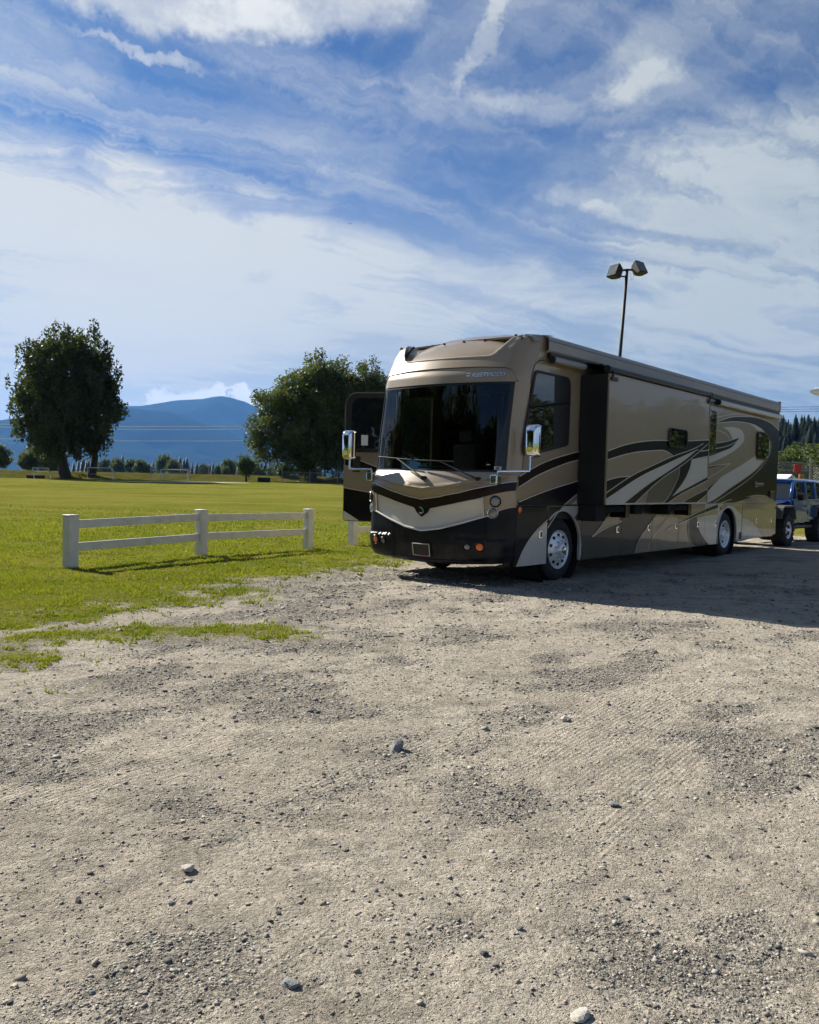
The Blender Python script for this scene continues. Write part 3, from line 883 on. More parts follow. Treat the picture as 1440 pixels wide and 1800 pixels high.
# wipers
for (tp, zp, te, ze, b0, b1) in ((-.02, 1.60, .47, 1.905, (.83, 1.925), (.23, 1.872)), (-.70, 1.60, -.17, 1.865, (.18, 1.868), (-.36, 1.85))):
    w = MB().tube([fpt(tp, zp, -.05), fpt(tp * .75 + te * .25, zp * .75 + ze * .25, -.075), fpt(te, ze, -.055)], [.018, .013, .009], 6).build('wiper', 'trim_black', RV)
    MB().lathe([(-.05, .03), (.03, .03)], fpt(tp, zp, -.02), 'x', 10, close=True).build('pivot', 'trim_black', w)
    n = 10
    MB().tube([fpt(b0[0] + (b1[0] - b0[0]) * k / n, b0[1] + (b1[1] - b0[1]) * k / n, -.030) for k in range(n + 1)], .010, 6).build('blade', 'rubber', w)
    MB().tube([fpt(b0[0] + (b1[0] - b0[0]) * k / n, b0[1] + (b1[1] - b0[1]) * k / n + .010, -.040) for k in range(n + 1)], .004, 6).build('blade_arm', 'dash', w)

# ---- paint shapes on the flank, (along, height) in metres
SLIDE=[
('P','black',[(0.45,2.09),(1.11,2.24),(1.98,2.35),(2.8,2.4),(3.7,2.44),(4.81,2.51),(4.81,2.49),(4.31,2.36),(3.72,2.25),(3.1,2.12),(2.82,2.19),(2.62,2.21),(2.24,2.2),(1.7,2.15),(1.13,2.08),(0.46,1.96)]),
('P','black',[(3.17,2.13),(3.72,2.25),(4.31,2.36),(4.81,2.49),(4.84,2.2),(4.33,2.14),(3.92,2.09)]),
('P','black',[(0.45,1.62),(0.84,1.68),(1.33,1.72),(0.85,1.56),(0.46,1.43)]),
('P','black',[(0.46,1.43),(1.34,1.72),(2.29,1.95),(3.04,2.12),(4.0,2.3),(4.51,2.43),(4.51,2.38),(4.24,2.3),(2.77,1.97),(1.67,1.71),(0.47,1.33)]),
('P','silver',[(0.47,1.33),(1.67,1.71),(2.77,1.97),(4.24,2.3),(3.71,2.1),(2.99,1.87),(2.0,1.57),(1.08,1.24),(0.48,1.25)]),
('P','black',[(1.08,1.24),(2.0,1.57),(2.99,1.87),(3.71,2.1),(4.24,2.3),(4.51,2.38),(4.73,2.43),(4.01,2.15),(3.42,1.95),(2.65,1.72),(2.01,1.47),(1.48,1.24)]),
('P','taupe',[(1.9,1.24),(2.01,1.45),(2.65,1.71),(3.38,1.94),(3.37,1.81),(3.16,1.57),(2.89,1.36),(2.62,1.24)]),
('P','black',[(3.38,1.94),(3.71,2.08),(3.93,2.13),(3.98,2.03),(3.88,1.93),(3.67,1.72),(3.24,1.46),(3.06,1.37),(2.62,1.24),(2.89,1.36),(3.16,1.57),(3.37,1.81)]),
('P','silver',[(3.95,2.09),(4.76,2.17),(4.8,1.77),(3.91,1.57),(3.08,1.38),(3.24,1.46),(3.67,1.72),(3.88,1.93)]),
('P','black',[(4.8,1.77),(4.81,1.71),(4.07,1.55),(3.47,1.42),(3.04,1.3),(2.83,1.23),(2.62,1.24),(3.08,1.38),(3.91,1.57)]),
('P','black',[(4.83,1.54),(4.83,1.44),(4.5,1.33),(4.14,1.23),(3.41,1.23),(4.08,1.39)]),
('L','cream',[(0.45,2.1),(1.11,2.24),(1.98,2.35),(2.8,2.4),(3.7,2.44),(4.81,2.52)]),
('L','cream',[(0.46,1.96),(1.13,2.08),(1.7,2.15),(2.24,2.19),(2.62,2.21),(2.82,2.19),(3.1,2.12)]),
('L','cream',[(0.45,1.63),(0.84,1.69),(1.36,1.72)]),
('L','cream',[(0.46,1.43),(1.34,1.72),(2.29,1.95),(3.04,2.12),(4.0,2.3),(4.51,2.43)]),
('L','cream',[(1.48,1.24),(2.01,1.47),(2.65,1.72),(3.42,1.95),(4.01,2.15),(4.73,2.43)]),
('L','cream',[(1.9,1.24),(2.02,1.46)]),
('L','cream',[(2.62,1.24),(2.89,1.36),(3.16,1.57),(3.37,1.81),(3.38,1.94)]),
('L','cream',[(2.83,1.23),(3.04,1.3),(3.47,1.42),(4.07,1.55),(4.81,1.71)]),
('L','cream',[(3.41,1.23),(4.08,1.39),(4.83,1.54)]),
('L','cream',[(4.14,1.23),(4.5,1.33),(4.83,1.44)]),
('L','cream',[(0.47,1.33),(1.67,1.71),(2.77,1.97),(4.24,2.3)]),
('L','cream',[(3.96,2.09),(4.33,2.14),(4.83,2.2)]),
('L','cream',[(4.36,2.27),(4.82,2.32)]),
]
REAR=[
('P','black',[(6.4,2.98),(6.96,3.09),(7.49,3.18),(8.34,3.27),(9.1,3.3),(9.91,3.29),(10.49,3.23),(11.1,3.1),(11.14,2.65),(11.14,1.91),(11.1,1.25),(10.51,1.3),(10.39,1.35),(9.88,1.4),(9.34,1.4),(8.57,1.34),(7.8,1.24),(6.21,1.22),(6.84,1.34),(7.58,1.54),(8.76,1.84),(9.52,2.07),(10.04,2.28),(10.36,2.47),(10.45,2.66),(10.37,2.82),(10.12,2.95),(9.72,3.05),(9.12,3.12),(8.36,3.14),(7.68,3.11),(7.05,3.05)]),
('P','silver',[(8.65,3.14),(9.12,3.13),(9.72,3.05),(10.13,2.94),(10.35,2.81),(10.41,2.66),(10.31,2.48),(10.13,2.4),(10.06,2.96),(9.89,2.99),(9.4,2.99),(9.24,3.04),(8.97,3.1)]),
('P','silver',[(9.32,2.39),(8.18,2.08),(7.45,1.91),(6.96,1.79),(6.55,1.62),(6.23,1.48),(6.21,1.24),(6.4,1.25),(7.58,1.56),(8.76,1.86),(9.52,2.1),(9.9,2.28),(9.38,2.28)]),
('P','silver',[(7.02,2.92),(7.42,2.96),(7.89,2.97),(8.28,2.92),(8.43,2.81),(8.41,2.69),(8.18,2.57),(7.76,2.43),(7.05,2.25),(6.17,2.07),(6.15,2.23),(6.82,2.35),(7.34,2.46),(7.74,2.58),(8.11,2.74),(7.64,2.67),(7.6,2.73),(7.43,2.84),(7.2,2.9)]),
('P','black',[(6.16,2.51),(6.58,2.55),(7.23,2.62),(8.13,2.77),(7.88,2.65),(7.24,2.52),(6.59,2.44),(6.17,2.4)]),
('P','black',[(6.17,2.38),(6.59,2.42),(7.24,2.5),(7.95,2.66),(7.61,2.51),(7.03,2.39),(6.35,2.27),(6.15,2.24)]),
('P','black',[(6.2,1.53),(6.55,1.65),(6.94,1.77),(6.61,1.65),(6.21,1.47)]),
('P','black',[(6.17,2.02),(7.06,2.1),(6.85,2.06),(6.17,1.98)]),
('L','cream',[(6.4,2.98),(6.96,3.09),(7.49,3.19),(8.34,3.27),(9.1,3.31),(9.91,3.29),(10.49,3.24),(11.1,3.1)]),
('L','cream',[(6.4,2.97),(7.05,3.04),(7.68,3.1),(8.36,3.13),(9.12,3.12),(9.72,3.05)]),
('L','cream',[(10.43,2.8),(10.48,2.64),(10.36,2.45),(9.94,2.19),(9.27,1.92),(8.53,1.7),(7.5,1.44),(6.51,1.2)]),
('L','cream',[(6.38,3.08),(7.17,3.21),(7.85,3.29),(8.63,3.32),(9.91,3.3)]),
('L','cream',[(6.09,2.79),(6.17,2.81),(6.55,2.84),(6.99,2.81),(7.31,2.75),(7.44,2.66)]),
('L','cream',[(6.17,2.02),(6.84,2.08),(7.57,2.13),(7.38,2.1),(6.18,1.97)]),
('L','cream',[(7.57,2.13),(6.86,1.93),(6.2,1.76)]),
('L','cream',[(6.16,2.52),(6.58,2.55),(7.23,2.62),(8.13,2.77)]),
('L','cream',[(6.13,2.39),(6.59,2.43),(7.24,2.51),(7.95,2.66)]),
('L','cream',[(6.15,1.04),(7.8,1.22),(8.57,1.34),(9.34,1.4),(9.88,1.4),(10.39,1.35),(10.51,1.3)]),
('L','cream',[(7.81,1.19),(8.57,1.29),(9.34,1.35),(10.16,1.37)]),
]
LOW=[
('P','maroon',[(-1.63,1.53),(-1.19,1.69),(-0.74,1.84),(-0.25,1.97),(0.51,2.11),(0.52,1.97),(0.1,1.9),(-0.37,1.8),(-0.88,1.66),(-1.3,1.5),(-1.62,1.44)]),
('P','navy',[(-1.86,1.13),(-1.32,1.28),(-0.55,1.44),(0.54,1.63),(0.55,1.43),(0.14,1.27),(-0.46,0.99),(-0.9,0.75),(-1.13,0.55),(-1.31,0.31),(-1.82,0.34)]),
('P','silver',[(-1.31,0.31),(-1.13,0.54),(-0.89,0.74),(-0.46,0.96),(0.15,1.18),(0.47,1.32),(0.51,1.23),(0.89,1.23),(0.89,1.16),(0.53,0.97),(0.53,0.91),(0.16,0.97),(-0.41,0.29)]),
('P','cream2',[(1.02,0.68),(1.16,0.74),(1.52,0.98),(1.8,1.2),(2.24,1.2),(1.98,0.95),(2.14,0.92),(1.36,0.77)]),
('P','tan',[(2.7,0.28),(2.76,0.43),(2.88,0.57),(3.14,0.74),(3.69,1.04),(4.28,1.16),(4.76,1.17),(4.77,1.05),(5.15,0.95),(5.18,0.62),(5.33,0.41),(5.69,0.28),(5.17,0.26)]),
('P','taupe2',[(5.15,0.97),(5.62,0.99),(5.68,0.81),(5.92,0.56),(6.55,0.28),(5.69,0.27),(5.37,0.4),(5.2,0.62)]),
('P','silver',[(5.67,0.91),(6.16,0.95),(6.91,0.96),(7.52,0.93),(8.59,0.85),(9.18,0.75),(9.67,0.56),(10.17,0.29),(8.5,0.24),(7.8,0.2),(6.55,0.27),(5.92,0.56),(5.71,0.77)]),
('P','tan',[(5.79,0.99),(6.9,1.12),(7.9,1.22),(8.99,1.33),(10.38,1.37),(11.09,1.22),(11.2,0.43),(10.17,0.29),(9.67,0.56),(9.18,0.75),(8.59,0.85),(7.51,0.95),(6.91,0.97),(6.16,0.95)]),
('P','black',[(4.09,0.7),(4.79,0.83),(5.62,0.96),(6.9,1.12),(7.9,1.23),(8.99,1.34),(8.98,1.37),(7.68,1.31),(6.51,1.16),(5.44,0.99),(4.63,0.83)]),
('L','cream',[(-1.63,1.54),(-1.2,1.69),(-0.74,1.85),(-0.25,1.97),(0.51,2.11)]),
('L','cream',[(-1.62,1.44),(-1.3,1.5),(-0.88,1.65),(-0.37,1.79),(0.1,1.9),(0.52,1.97)]),
('L','cream',[(-1.86,1.13),(-1.32,1.27),(-0.55,1.44),(0.54,1.63)]),
('L','cream',[(-1.31,0.31),(-1.13,0.55),(-0.9,0.75),(-0.46,0.99),(0.14,1.27),(0.55,1.44)]),
('L','cream',[(1.02,0.68),(1.16,0.74),(1.52,0.98),(1.8,1.2)]),
('L','cream',[(1.03,0.67),(1.36,0.77),(2.14,0.92)]),
('L','cream',[(1.98,0.95),(2.25,1.08),(2.56,1.19)]),
('L','cream',[(2.7,0.28),(2.76,0.43),(2.88,0.57),(3.14,0.74),(3.69,1.04),(4.28,1.16)]),
('L','cream',[(3.22,0.28),(3.31,0.43),(3.44,0.55),(3.93,0.85),(4.44,1.12)]),
('L','cream',[(4.09,0.7),(4.63,0.83),(5.44,0.99),(6.51,1.16),(7.68,1.31)]),
('L','cream',[(4.09,0.7),(4.79,0.82),(5.62,0.95),(6.9,1.11)]),
('L','cream',[(5.15,0.97),(5.2,0.62),(5.35,0.41),(5.69,0.27)]),
]

def smooth_poly(pts, closed=True, sub=4):
    n = len(pts); P = [Vector(p) for p in pts]; out = []
    def tang(i):
        a = P[i - 1] if (closed or i > 0) else P[i]; b_ = P[(i + 1) % n] if (closed or i < n - 1) else P[i]
        d0 = P[i] - a; d1 = b_ - P[i]
        if d0.length < 1e-6 or d1.length < 1e-6: return (b_ - a) * .5
        if d0.normalized().dot(d1.normalized()) < .72: return None
        return (d0.normalized() + d1.normalized()).normalized()
    for i in range(n if closed else n - 1):
        j = (i + 1) % n; L = (P[j] - P[i]).length; c = (P[j] - P[i])
        ti, tj = tang(i), tang(j)
        ti = c if ti is None or not (closed or i > 0) else ti * L; tj = c if tj is None or not (closed or j < n - 1) else tj * L
        for k in range(sub):
            t = k / sub
            out.append(tuple((2 * t ** 3 - 3 * t * t + 1) * P[i] + (t ** 3 - 2 * t * t + t) * ti + (-2 * t ** 3 + 3 * t * t) * P[j] + (t ** 3 - t * t) * tj))
    if not closed: out.append(tuple(P[-1]))
    return out

def clip_half(poly, ax, val, keep_less):
    out = []; n = len(poly)
    for i in range(n):
        p, q = poly[i], poly[(i + 1) % n]
        ip = (p[ax] <= val) == keep_less; iq = (q[ax] <= val) == keep_less
        if ip: out.append(p)
        if ip != iq:
            t = (val - p[ax]) / (q[ax] - p[ax]); out.append((p[0] + (q[0] - p[0]) * t, p[1] + (q[1] - p[1]) * t))
    return out
def clip_box(poly, u0, u1, z0, z1):
    for ax, v, less in ((0, u0, False), (0, u1, True), (1, z0, False), (1, z1, True)):
        if len(poly) < 3: return []
        poly = clip_half(poly, ax, v, less)
    return poly
def area(p): return abs(sum(p[i][0] * p[(i + 1) % len(p)][1] - p[(i + 1) % len(p)][0] * p[i][1] for i in range(len(p)))) / 2

def decal(name, pts, mat, parent, v):
    if len(pts) < 3 or area(pts) < 4e-4: return None
    tris = tessellate_polygon([[Vector((p[0], p[1], 0)) for p in pts]])
    fs = []
    for t in tris:
        a, b_, c = (pts[i] for i in t)
        cr = (b_[0] - a[0]) * (c[1] - a[1]) - (b_[1] - a[1]) * (c[0] - a[0])
        if abs(cr) < 1e-9: continue
        fs.append(tuple(t) if cr > 0 else tuple(reversed(t)))
    me = bpy.data.meshes.new(name); me.from_pydata([(p[0], v, p[1]) for p in pts], [], fs); me.materials.append(MATS[mat])
    o = bpy.data.objects.new(name, me); COL.objects.link(o); o.parent = parent
    return o

def ribbon_poly(pts, w):
    P = [Vector(p) for p in pts]; L = []; Rr = []
    for i, p in enumerate(P):
        d = (P[min(i + 1, len(P) - 1)] - P[max(i - 1, 0)])
        if d.length < 1e-6: continue
        d.normalize(); nrm = Vector((-d.y, d.x)) * w / 2
        L.append(tuple(p + nrm)); Rr.append(tuple(p - nrm))
    return L + Rr[::-1]

def lay(items, v0, sign, targets, w=.016):
    """targets: (parent, u0, u1, z0, z1) pieces that carry the paint"""
    for i, (k, c, pts) in enumerate(items):
        poly = smooth_poly(pts) if k == 'P' else ribbon_poly(smooth_poly(pts, False, 5), w)
        for (par, u0, u1, z0, z1) in targets:
            q = clip_box(poly, u0, u1, z0, z1)
            decal('paint_swoosh' if k == 'P' else 'pinstripe', q, c, par, v0 - .0015 - .0007 * i)

ARCH = [(0.0, .63), (7.5, .62)]
# upper wall of the driver side
def wall_front(z): return uf(-1, z)
poly = [(wall_front(1.215), 1.215)] + [(wall_front(z), z) for z in (1.3, 1.45, 1.6, 1.72, 2.1, 2.5, 3.03, 3.2, 3.4, 3.6, 3.75, 3.80)] + [(11.06, 3.80), (11.10, 3.72), (11.08, 1.215)]
wallL = MB().prism(poly, 0.0, .05).build('side_wall', 'tan', RV)
lay(REAR, 0.0, -1, [(wallL, 4.9, 11.09, 1.22, 3.8)])
lay(LOW, -.012, -1, [(wallL, -1.30, .46, 1.222, 2.4), (wallL, 4.84, 11.09, 1.222, 2.4)])
# lower lockers, each a panel of its own with a shut line round it
LOCK = [(-1.33, -.45, 'navy'), (-.44, .64, 'silver'), (.65, 2.13, 'taupe2'), (2.14, 3.41, 'taupe2'), (3.42, 4.695, 'taupe'), (4.705, 6.105, 'tan_dark'), (6.115, 6.86, 'silver'), (6.87, 8.48, 'silver'), (8.49, 10.875, 'tan'), (10.885, 11.08, 'tan')]  # lockers between the wheels darkened: a dark reflection put into their paint
HANDLE = {0: -.648, 2: 1.96, 3: 3.261, 4: 4.563, 5: 5.711, 6: 6.742, 8: 9.531, 9: 10.717}
MB().box((-1.25, .03, .31), (-.64, .10, 1.20)).box((.66, .03, .31), (6.86, .10, 1.20)).box((8.14, .03, .36), (10.6, .10, 1.20)).build('locker_frame', 'underbody', RV)
for i, (u0, u1, mt) in enumerate(LOCK):
    z0 = .30 if i < 8 else .34
    if i in (1, 7):
        c, r = ARCH[0 if i == 1 else 1]
        pl = [(u0, 1.205), (u0, z0)]
        a0 = math.acos(max(-1, min(1, (u0 - c) / r)))
        st = math.pi - math.asin(max(-1, min(1, (z0 - .5) / r))) if abs(u0 - c) >= r * .98 else None
        ang0 = math.pi + math.asin(.2 / r); ang1 = -math.asin(.2 / r)
        arc = [(c + r * math.cos(ang0 + (ang1 - ang0) * k / 28), .5 + r * math.sin(ang0 + (ang1 - ang0) * k / 28)) for k in range(29)]
        arc = [(min(max(x, u0 + .0), u1 - .0), z) for x, z in arc]
        arc = [p for j, p in enumerate(arc) if u0 + .01 < p[0] < u1 - .01]
        first = [(u0, arc[0][1])] if arc[0][0] > u0 + .03 and False else []
        pl = [(u0, 1.205)] + ([(u0, z0), (arc[0][0], z0)] if u0 < c - r - .02 else []) + arc + ([(arc[-1][0], z0), (u1, z0)] if u1 > c + r + .02 else []) + [(u1, 1.205)]
        o = MB().prism(pl, -.006, .03).build('wheel_fender', mt, RV)
        MB().tube([(x, -.010, z) for x, z in arc], .016, 6).build('arch_lip', 'silver' if i == 7 else 'silver', o, smooth=True)
    else:
        if i == 8: pl = [(u0, .30), (9.6, .36), (u1, .47), (u1, 1.205), (u0, 1.205)]
        elif i == 9: pl = [(u0, .475), (u1 - .03, .52), (u1, .6), (u1, 1.16), (u1 - .04, 1.205), (u0, 1.205)]
        else: pl = [(u0, z0), (u1, z0), (u1, 1.205), (u0, 1.205)]
        o = MB().prism(pl, -.008, .02).build('locker_door', mt, RV, bevel=.004, seg=1)
        items = [q for q in LOW if not (q[1] == 'navy')]
        lay(items, -.008, -1, [(o, u0 + .004, u1 - .004, z0 + .004, 1.20)])
        if i in HANDLE:
            hu = HANDLE[i]; hz = .765
            hb = MB().box((hu - .042, -.026, hz - .06), (hu + .042, -.010, hz + .06)).build('locker_handle', 'chrome', o, bevel=.012)
            MB().box((hu - .024, -.031, hz - .035), (hu + .024, -.024, hz + .045)).build('handle_recess', 'trim_black', hb, bevel=.006)
    if i == 1:
        decal('paint_swoosh', [(-.436, .845), (-.436, 1.2), (.05, 1.2), (-.2, 1.04)], 'navy', o, -.0085)
        decal('paint_swoosh', ribbon_poly([(-.436, .86), (-.2, 1.055), (0.03, 1.2)], .016), 'cream', o, -.0095)
        decal('paint_swoosh', [(.40, 1.01), (.635, 1.165), (.635, .60), (.60, .70), (.54, .83), (.47, .93)], 'taupe', o, -.0085)
    if i == 7:
        decal('paint_swoosh', [(6.875, 1.005), (7.2, 1.19), (7.2, 1.2), (8.475, 1.2), (8.475, .93), (8.2, 1.0), (7.9, 1.14), (7.5, 1.16), (7.1, 1.05)], 'tan', o, -.0085)
# ledge between lockers and wall
MB().box((-1.30, -.022, 1.206), (.44, .0, 1.228)).build('rub_rail', 'trim_black', RV, bevel=.005)
MB().box((4.9, -.022, 1.206), (11.07, .0, 1.228)).build('rub_rail', 'tan_dark', RV, bevel=.005)
for u, z in ((7.044, 1.104), (11.03, 1.08)):
    MB().box((u - .05, -.022, z - .03), (u + .05, -.006, z + .03)).build('red_marker', 'red_lens', RV, bevel=.008)
lm = MB().lathe([(-.03, .05), (-.034, .045), (-.045, .03), (-.047, .004)], (-1.24, .02, 1.155), 'y', 16, close=True).build('side_marker', 'amber', RV, auto=40)
MB().prism(rrect(8.33, .35, 8.46, .52, .02), -.02, -.006).build('vent_grille', 'trim_black', RV)
vg = MB().prism(rrect(10.485, 1.33, 10.84, 1.50, .01), -.03, -.02).build('vent_grille', 'trim_black', RV)
MB().box((10.48, -.036, 1.50), (10.84, -.02, 1.516)).build('vent_edge', 'awning_grey', vg)

def flat_window(name, poly, v, parent, frame=.035, mat='window_glass'):
    f = MB().prism(poly, v - .016, v - .0005).build(name, 'trim_black', parent, bevel=.004, seg=1)
    cx = sum(p[0] for p in poly) / len(poly); cz = sum(p[1] for p in poly) / len(poly)
    inner = []
    for p in poly:
        d = Vector((p[0] - cx, p[1] - cz)); k = max(.2, 1 - frame / max(d.length, .05)); inner.append((cx + d.x * k, cz + d.y * k))
    MB().prism(inner, v - .0185, v - .0163).build('pane', mat, f)
    return f, inner
dw, inn = flat_window('driver_window', round_poly([(-.955, 3.275), (.075, 3.262), (.122, 3.13), (.11, 2.18), (-.62, 2.045), (-1.215, 1.965), (-1.24, 2.08), (-1.165, 2.487)], .09), -.014, RV, .05)
MB().tube([(-1.08, -.036, 2.70), (-.4, -.036, 2.80), (.09, -.036, 2.86)], .022, 4).build('window_bar', 'trim_black', dw)
MB().prism([(-.38, 2.12), (.07, 2.19), (.08, 3.22), (-.40, 3.23)], -.0345, -.0328).build('dark_pane', 'trim_black', dw)  # black sheet over the rear half of the driver window
flat_window('rear_window', rrect(9.32, 2.30, 10.19, 2.98, .1), -.03, RV)
flat_window('slit_window', rrect(5.3, 2.28, 6.50, 3.24, .08), -.03, RV)
# badge near the tail
vs, fs = text_mesh('Discovery', 0.3)
mx = max(v[0] for v in vs)
bd = MB().add([(9.27 + .66 * v[0] / mx, -.028 - v[2] * .1, 1.66 + .125 * v[1]) for v in vs], fs).build('lettering', 'cream', RV)
decal('badge_underline', [(9.27, 1.60), (9.30, 1.63), (9.9, 1.645), (9.5, 1.625)], 'cream', bd, -.03)
vs, fs = text_mesh('LXE', 0.2); mx = max(v[0] for v in vs)
MB().add([(9.97 + .13 * v[0] / mx, -.028 - v[2] * .1, 1.69 + .055 * v[1]) for v in vs], fs).build('lettering', 'chrome', RV)
# seam line round the cab panel
seam = [(-1.20, 1.75), (-1.12, 2.4), (-1.03, 3.0), (-.98, 3.26), (-.92, 3.36), (-.80, 3.43), (-.62, 3.44)]
decal('panel_seam', ribbon_poly(smooth_poly(seam, False, 5), .012), 'trim_black', RV, -.004)

# roof, far side, rear, floor
rp = [(0.0, 3.74), (.03, 3.80), (.12, 3.835), (1.32, 3.86), (2.52, 3.835), (2.61, 3.80), (2.64, 3.74)]
MB().grid([[(-.95, y, z - .03) for y, z in rp], [(-.4, y, z) for y, z in rp], [(11.02, y, z) for y, z in rp], [(11.10, y, z - .05) for y, z in rp]]).build('roof', 'awning_grey', RV, auto=50, solid=.03)
far = MB()
far.prism([(wall_front(z), z) for z in (.35, .8, 1.215, 1.7, 2.4, 3.03, 3.4, 3.75)] + [(-1.04, 3.75), (-1.04, .35)], WID - .05, WID)
far.box((-1.04, WID - .05, 3.10), (-.16, WID, 3.75))
far.box((-1.04, WID - .05, .35), (-.16, WID, .60))
far.box((-.16, WID - .05, .30), (.10, WID, 3.75)).box((.10, WID - .05, 2.98), (1.2, WID, 3.75)).box((.10, WID - .05, .30), (1.2, WID, 1.9)).box((1.2, WID - .05, .30), (11.06, WID, 3.75))
far.build('side_wall', 'tan', RV)
MB().box((.1, WID - .03, 1.9), (1.2, WID - .02, 2.98)).build('passenger_window', 'door_glass', RV)
MB().box((11.03, .03, .55), (11.12, WID - .03, 3.70)).build('rear_wall', 'black', RV, bevel=.05, seg=3)
MB().box((-1.3, .12, .42), (11.0, WID - .12, .55)).box((1.0, .25, .30), (6.6, WID - .25, .45)).box((8.4, .25, .36), (10.9, WID - .25, .45)).build('underbody', 'underbody', RV)
MB().box((-1.5, .10, .98), (1.6, WID - .06, 1.02)).box((1.6, .05, .6), (1.65, WID - .05, 3.75)).build('cab_floor', 'interior', RV)
MB().box((-.95, .055, 1.0), (1.6, .07, 3.7)).build('cab_lining', 'interior', RV)
# cab fittings seen through the windscreen
ds = MB().grid([[fpt(t / 20 * .88, 1.69, .05) for t in range(-20, 21)], [fpt(t / 20 * .88, 1.74, .22) for t in range(-20, 21)], [fpt(t / 20 * .86, 1.72, .55) for t in range(-20, 21)], [fpt(t / 20 * .86, 1.2, .62) for t in range(-20, 21)]]).build('dashboard', 'dash', RV, auto=40, solid=.02)
MB().box((-1.55, 1.25, 1.76), (-1.35, 1.75, 1.79)).build('sunlit_dash_strip', 'paper_white', ds, bevel=.01)  # white strip painting the sunlight that lies on the dash
sw = MB()
sw.tube([(-1.02 + .10 * math.sin(a), .68 + .22 * math.cos(a), 1.72 + .20 * math.sin(a)) for a in [2 * math.pi * k / 24 for k in range(25)]], .016, 8)
sw.tube([(-1.02, .68, 1.72), (-1.25, .68, 1.50)], .03, 8)
sw.tube([(-1.02, .47, 1.72), (-1.02, .89, 1.72)], .014, 6)
sw.build('steering_wheel', 'rubber', RV)
for y in (.68, 1.95):
    st = MB().box((-.55, y - .28, 1.42), (.0, y + .28, 1.55)).build('seat', 'seat_leather', RV, bevel=.05, seg=3)
    MB().box((-.05, y - .26, 1.52), (.10, y + .26, 2.22)).build('backrest', 'seat_leather', st, bevel=.05, seg=3)
    MB().box((-.03, y - .15, 2.24), (.07, y + .15, 2.45)).build('headrest', 'seat_leather', st, bevel=.04, seg=3)
for (v0, v1, u) in ((.14, .42, -1.02), (1.62, 2.0, 1.45), (.1, .9, 1.45)):
    n = 28
    r0 = [(u + .035 * math.sin(k * 1.9), v0 + (v1 - v0) * k / n, 1.2) for k in range(n + 1)]
    MB().grid([r0, [(x, y, 3.35) for x, y, z in r0]]).build('curtain', 'curtain', RV, smooth=True)
MB().box((-1.05, .20, 2.95), (-.85, WID - .20, 3.5)).build('header_panel', 'interior', RV, bevel=.04)

# slide-out room
sl = MB().box((.46, -.515, 1.245), (4.82, -.02, 3.345)).build('slide_out', 'trim_black', RV)  # black sides: own dark finish plus the shade of the gap in the colour
MB().box((.475, -.520, 1.262), (4.805, -.512, 3.33)).build('slide_panel', 'tan', sl)
lay(SLIDE, -.520, -1, [(sl, .476, 4.804, 1.263, 3.33)])
for a, b_ in (((.452, -.532, 1.24), (.478, -.50, 3.35)), ((4.802, -.532, 1.24), (4.828, -.50, 3.35)), ((.478, -.532, 1.238), (4.802, -.50, 1.266)), ((.478, -.532, 3.33), (4.802, -.50, 3.352))):
    MB().box(a, b_).build('slide_trim', 'cream2' if a[2] > 3 else ('silver' if b_[2] < 1.3 else 'tan_dark'), sl, bevel=.004, seg=1)
flat_window('slide_window', rrect(2.82, 2.285, 3.68, 2.64, .09), -.5345, sl)
for (u0, u1, z0, z1) in ((.50, .84, .96, 1.24), (1.95, 2.25, 1.06, 1.24), (3.35, 3.52, 1.03, 1.24)):
    MB().box((u0, -.34, z0), (u1, -.02, z1)).build('slide_rail', 'underbody', sl, bevel=.01)
for (u0, u1) in ((.86, 1.62), (3.60, 4.40)):
    r_ = MB().box((u0, -.30, 1.10), (u1, -.05, 1.20)).build('slide_arm', 'underbody', sl, bevel=.01)
    MB().box((u1, -.32, 1.0), (u1 + .16, -.04, 1.24)).build('arm_plate', 'maroon', r_)
# roof-edge awning box and rollers
for u0, u1 in ((-.68, 4.99), (5.0, 10.82)):
    pr = [(.06, 3.84), (-.03, 3.825), (-.075, 3.79), (-.085, 3.745), (-.078, 3.74), (-.085, 3.735), (-.085, 3.60), (-.06, 3.575), (.0, 3.57), (.06, 3.6)]
    MB().grid([[(u, y, z) for y, z in pr] for u in (u0, u1)]).build('awning_box', 'awning_grey', RV, auto=25, solid=.012)
    MB().box((u0, -.088, 3.736), (u1, -.07, 3.744)).build('awning_groove', 'trim_black', RV)
for u in (10.80,):
    MB().prism([(u, 3.56), (u + .06, 3.56), (u + .06, 3.84), (u, 3.84)], -.095, .05).build('awning_end_cap', 'tan_dark', RV, bevel=.012)
MB().box((-.60, -.07, 3.50), (10.8, -.005, 3.565)).build('awning_shade_strip', 'trim_black', RV)  # solid black strip drawing the shade under the awning box
def roller(u0, u1, v, z, r, mat, name='awning_roller'):
    o = MB().tube([(u0, v, z), (u1, v, z)], r, 14).build(name, mat, RV, auto=40)
    for u in (u0, u1): MB().lathe([(-.02, r * 1.12), (.02, r * 1.12)], (u, v, z), 'x', 14, close=True).build('roller_cap', 'trim_black', o, auto=40)
    return o
roller(-.60, .42, -.10, 3.462, .052, 'awning_grey')
roller(.44, 4.86, -.50, 3.415, .055, 'trim_black')
roller(6.40, 10.76, -.10, 3.43, .058, 'tube_white')
for u in (.55, 4.72):
    k = MB().box((u - .06, -.56, 3.24), (u + .16, -.525, 3.30)).build('topper_bracket', 'trim_black', sl, bevel=.006)
    MB().tube([(u, -.54, 3.28), (u, -.55, 3.40), (u + .02, -.30, 3.52)], .02, 6).build('bracket_arm', 'trim_black', k)
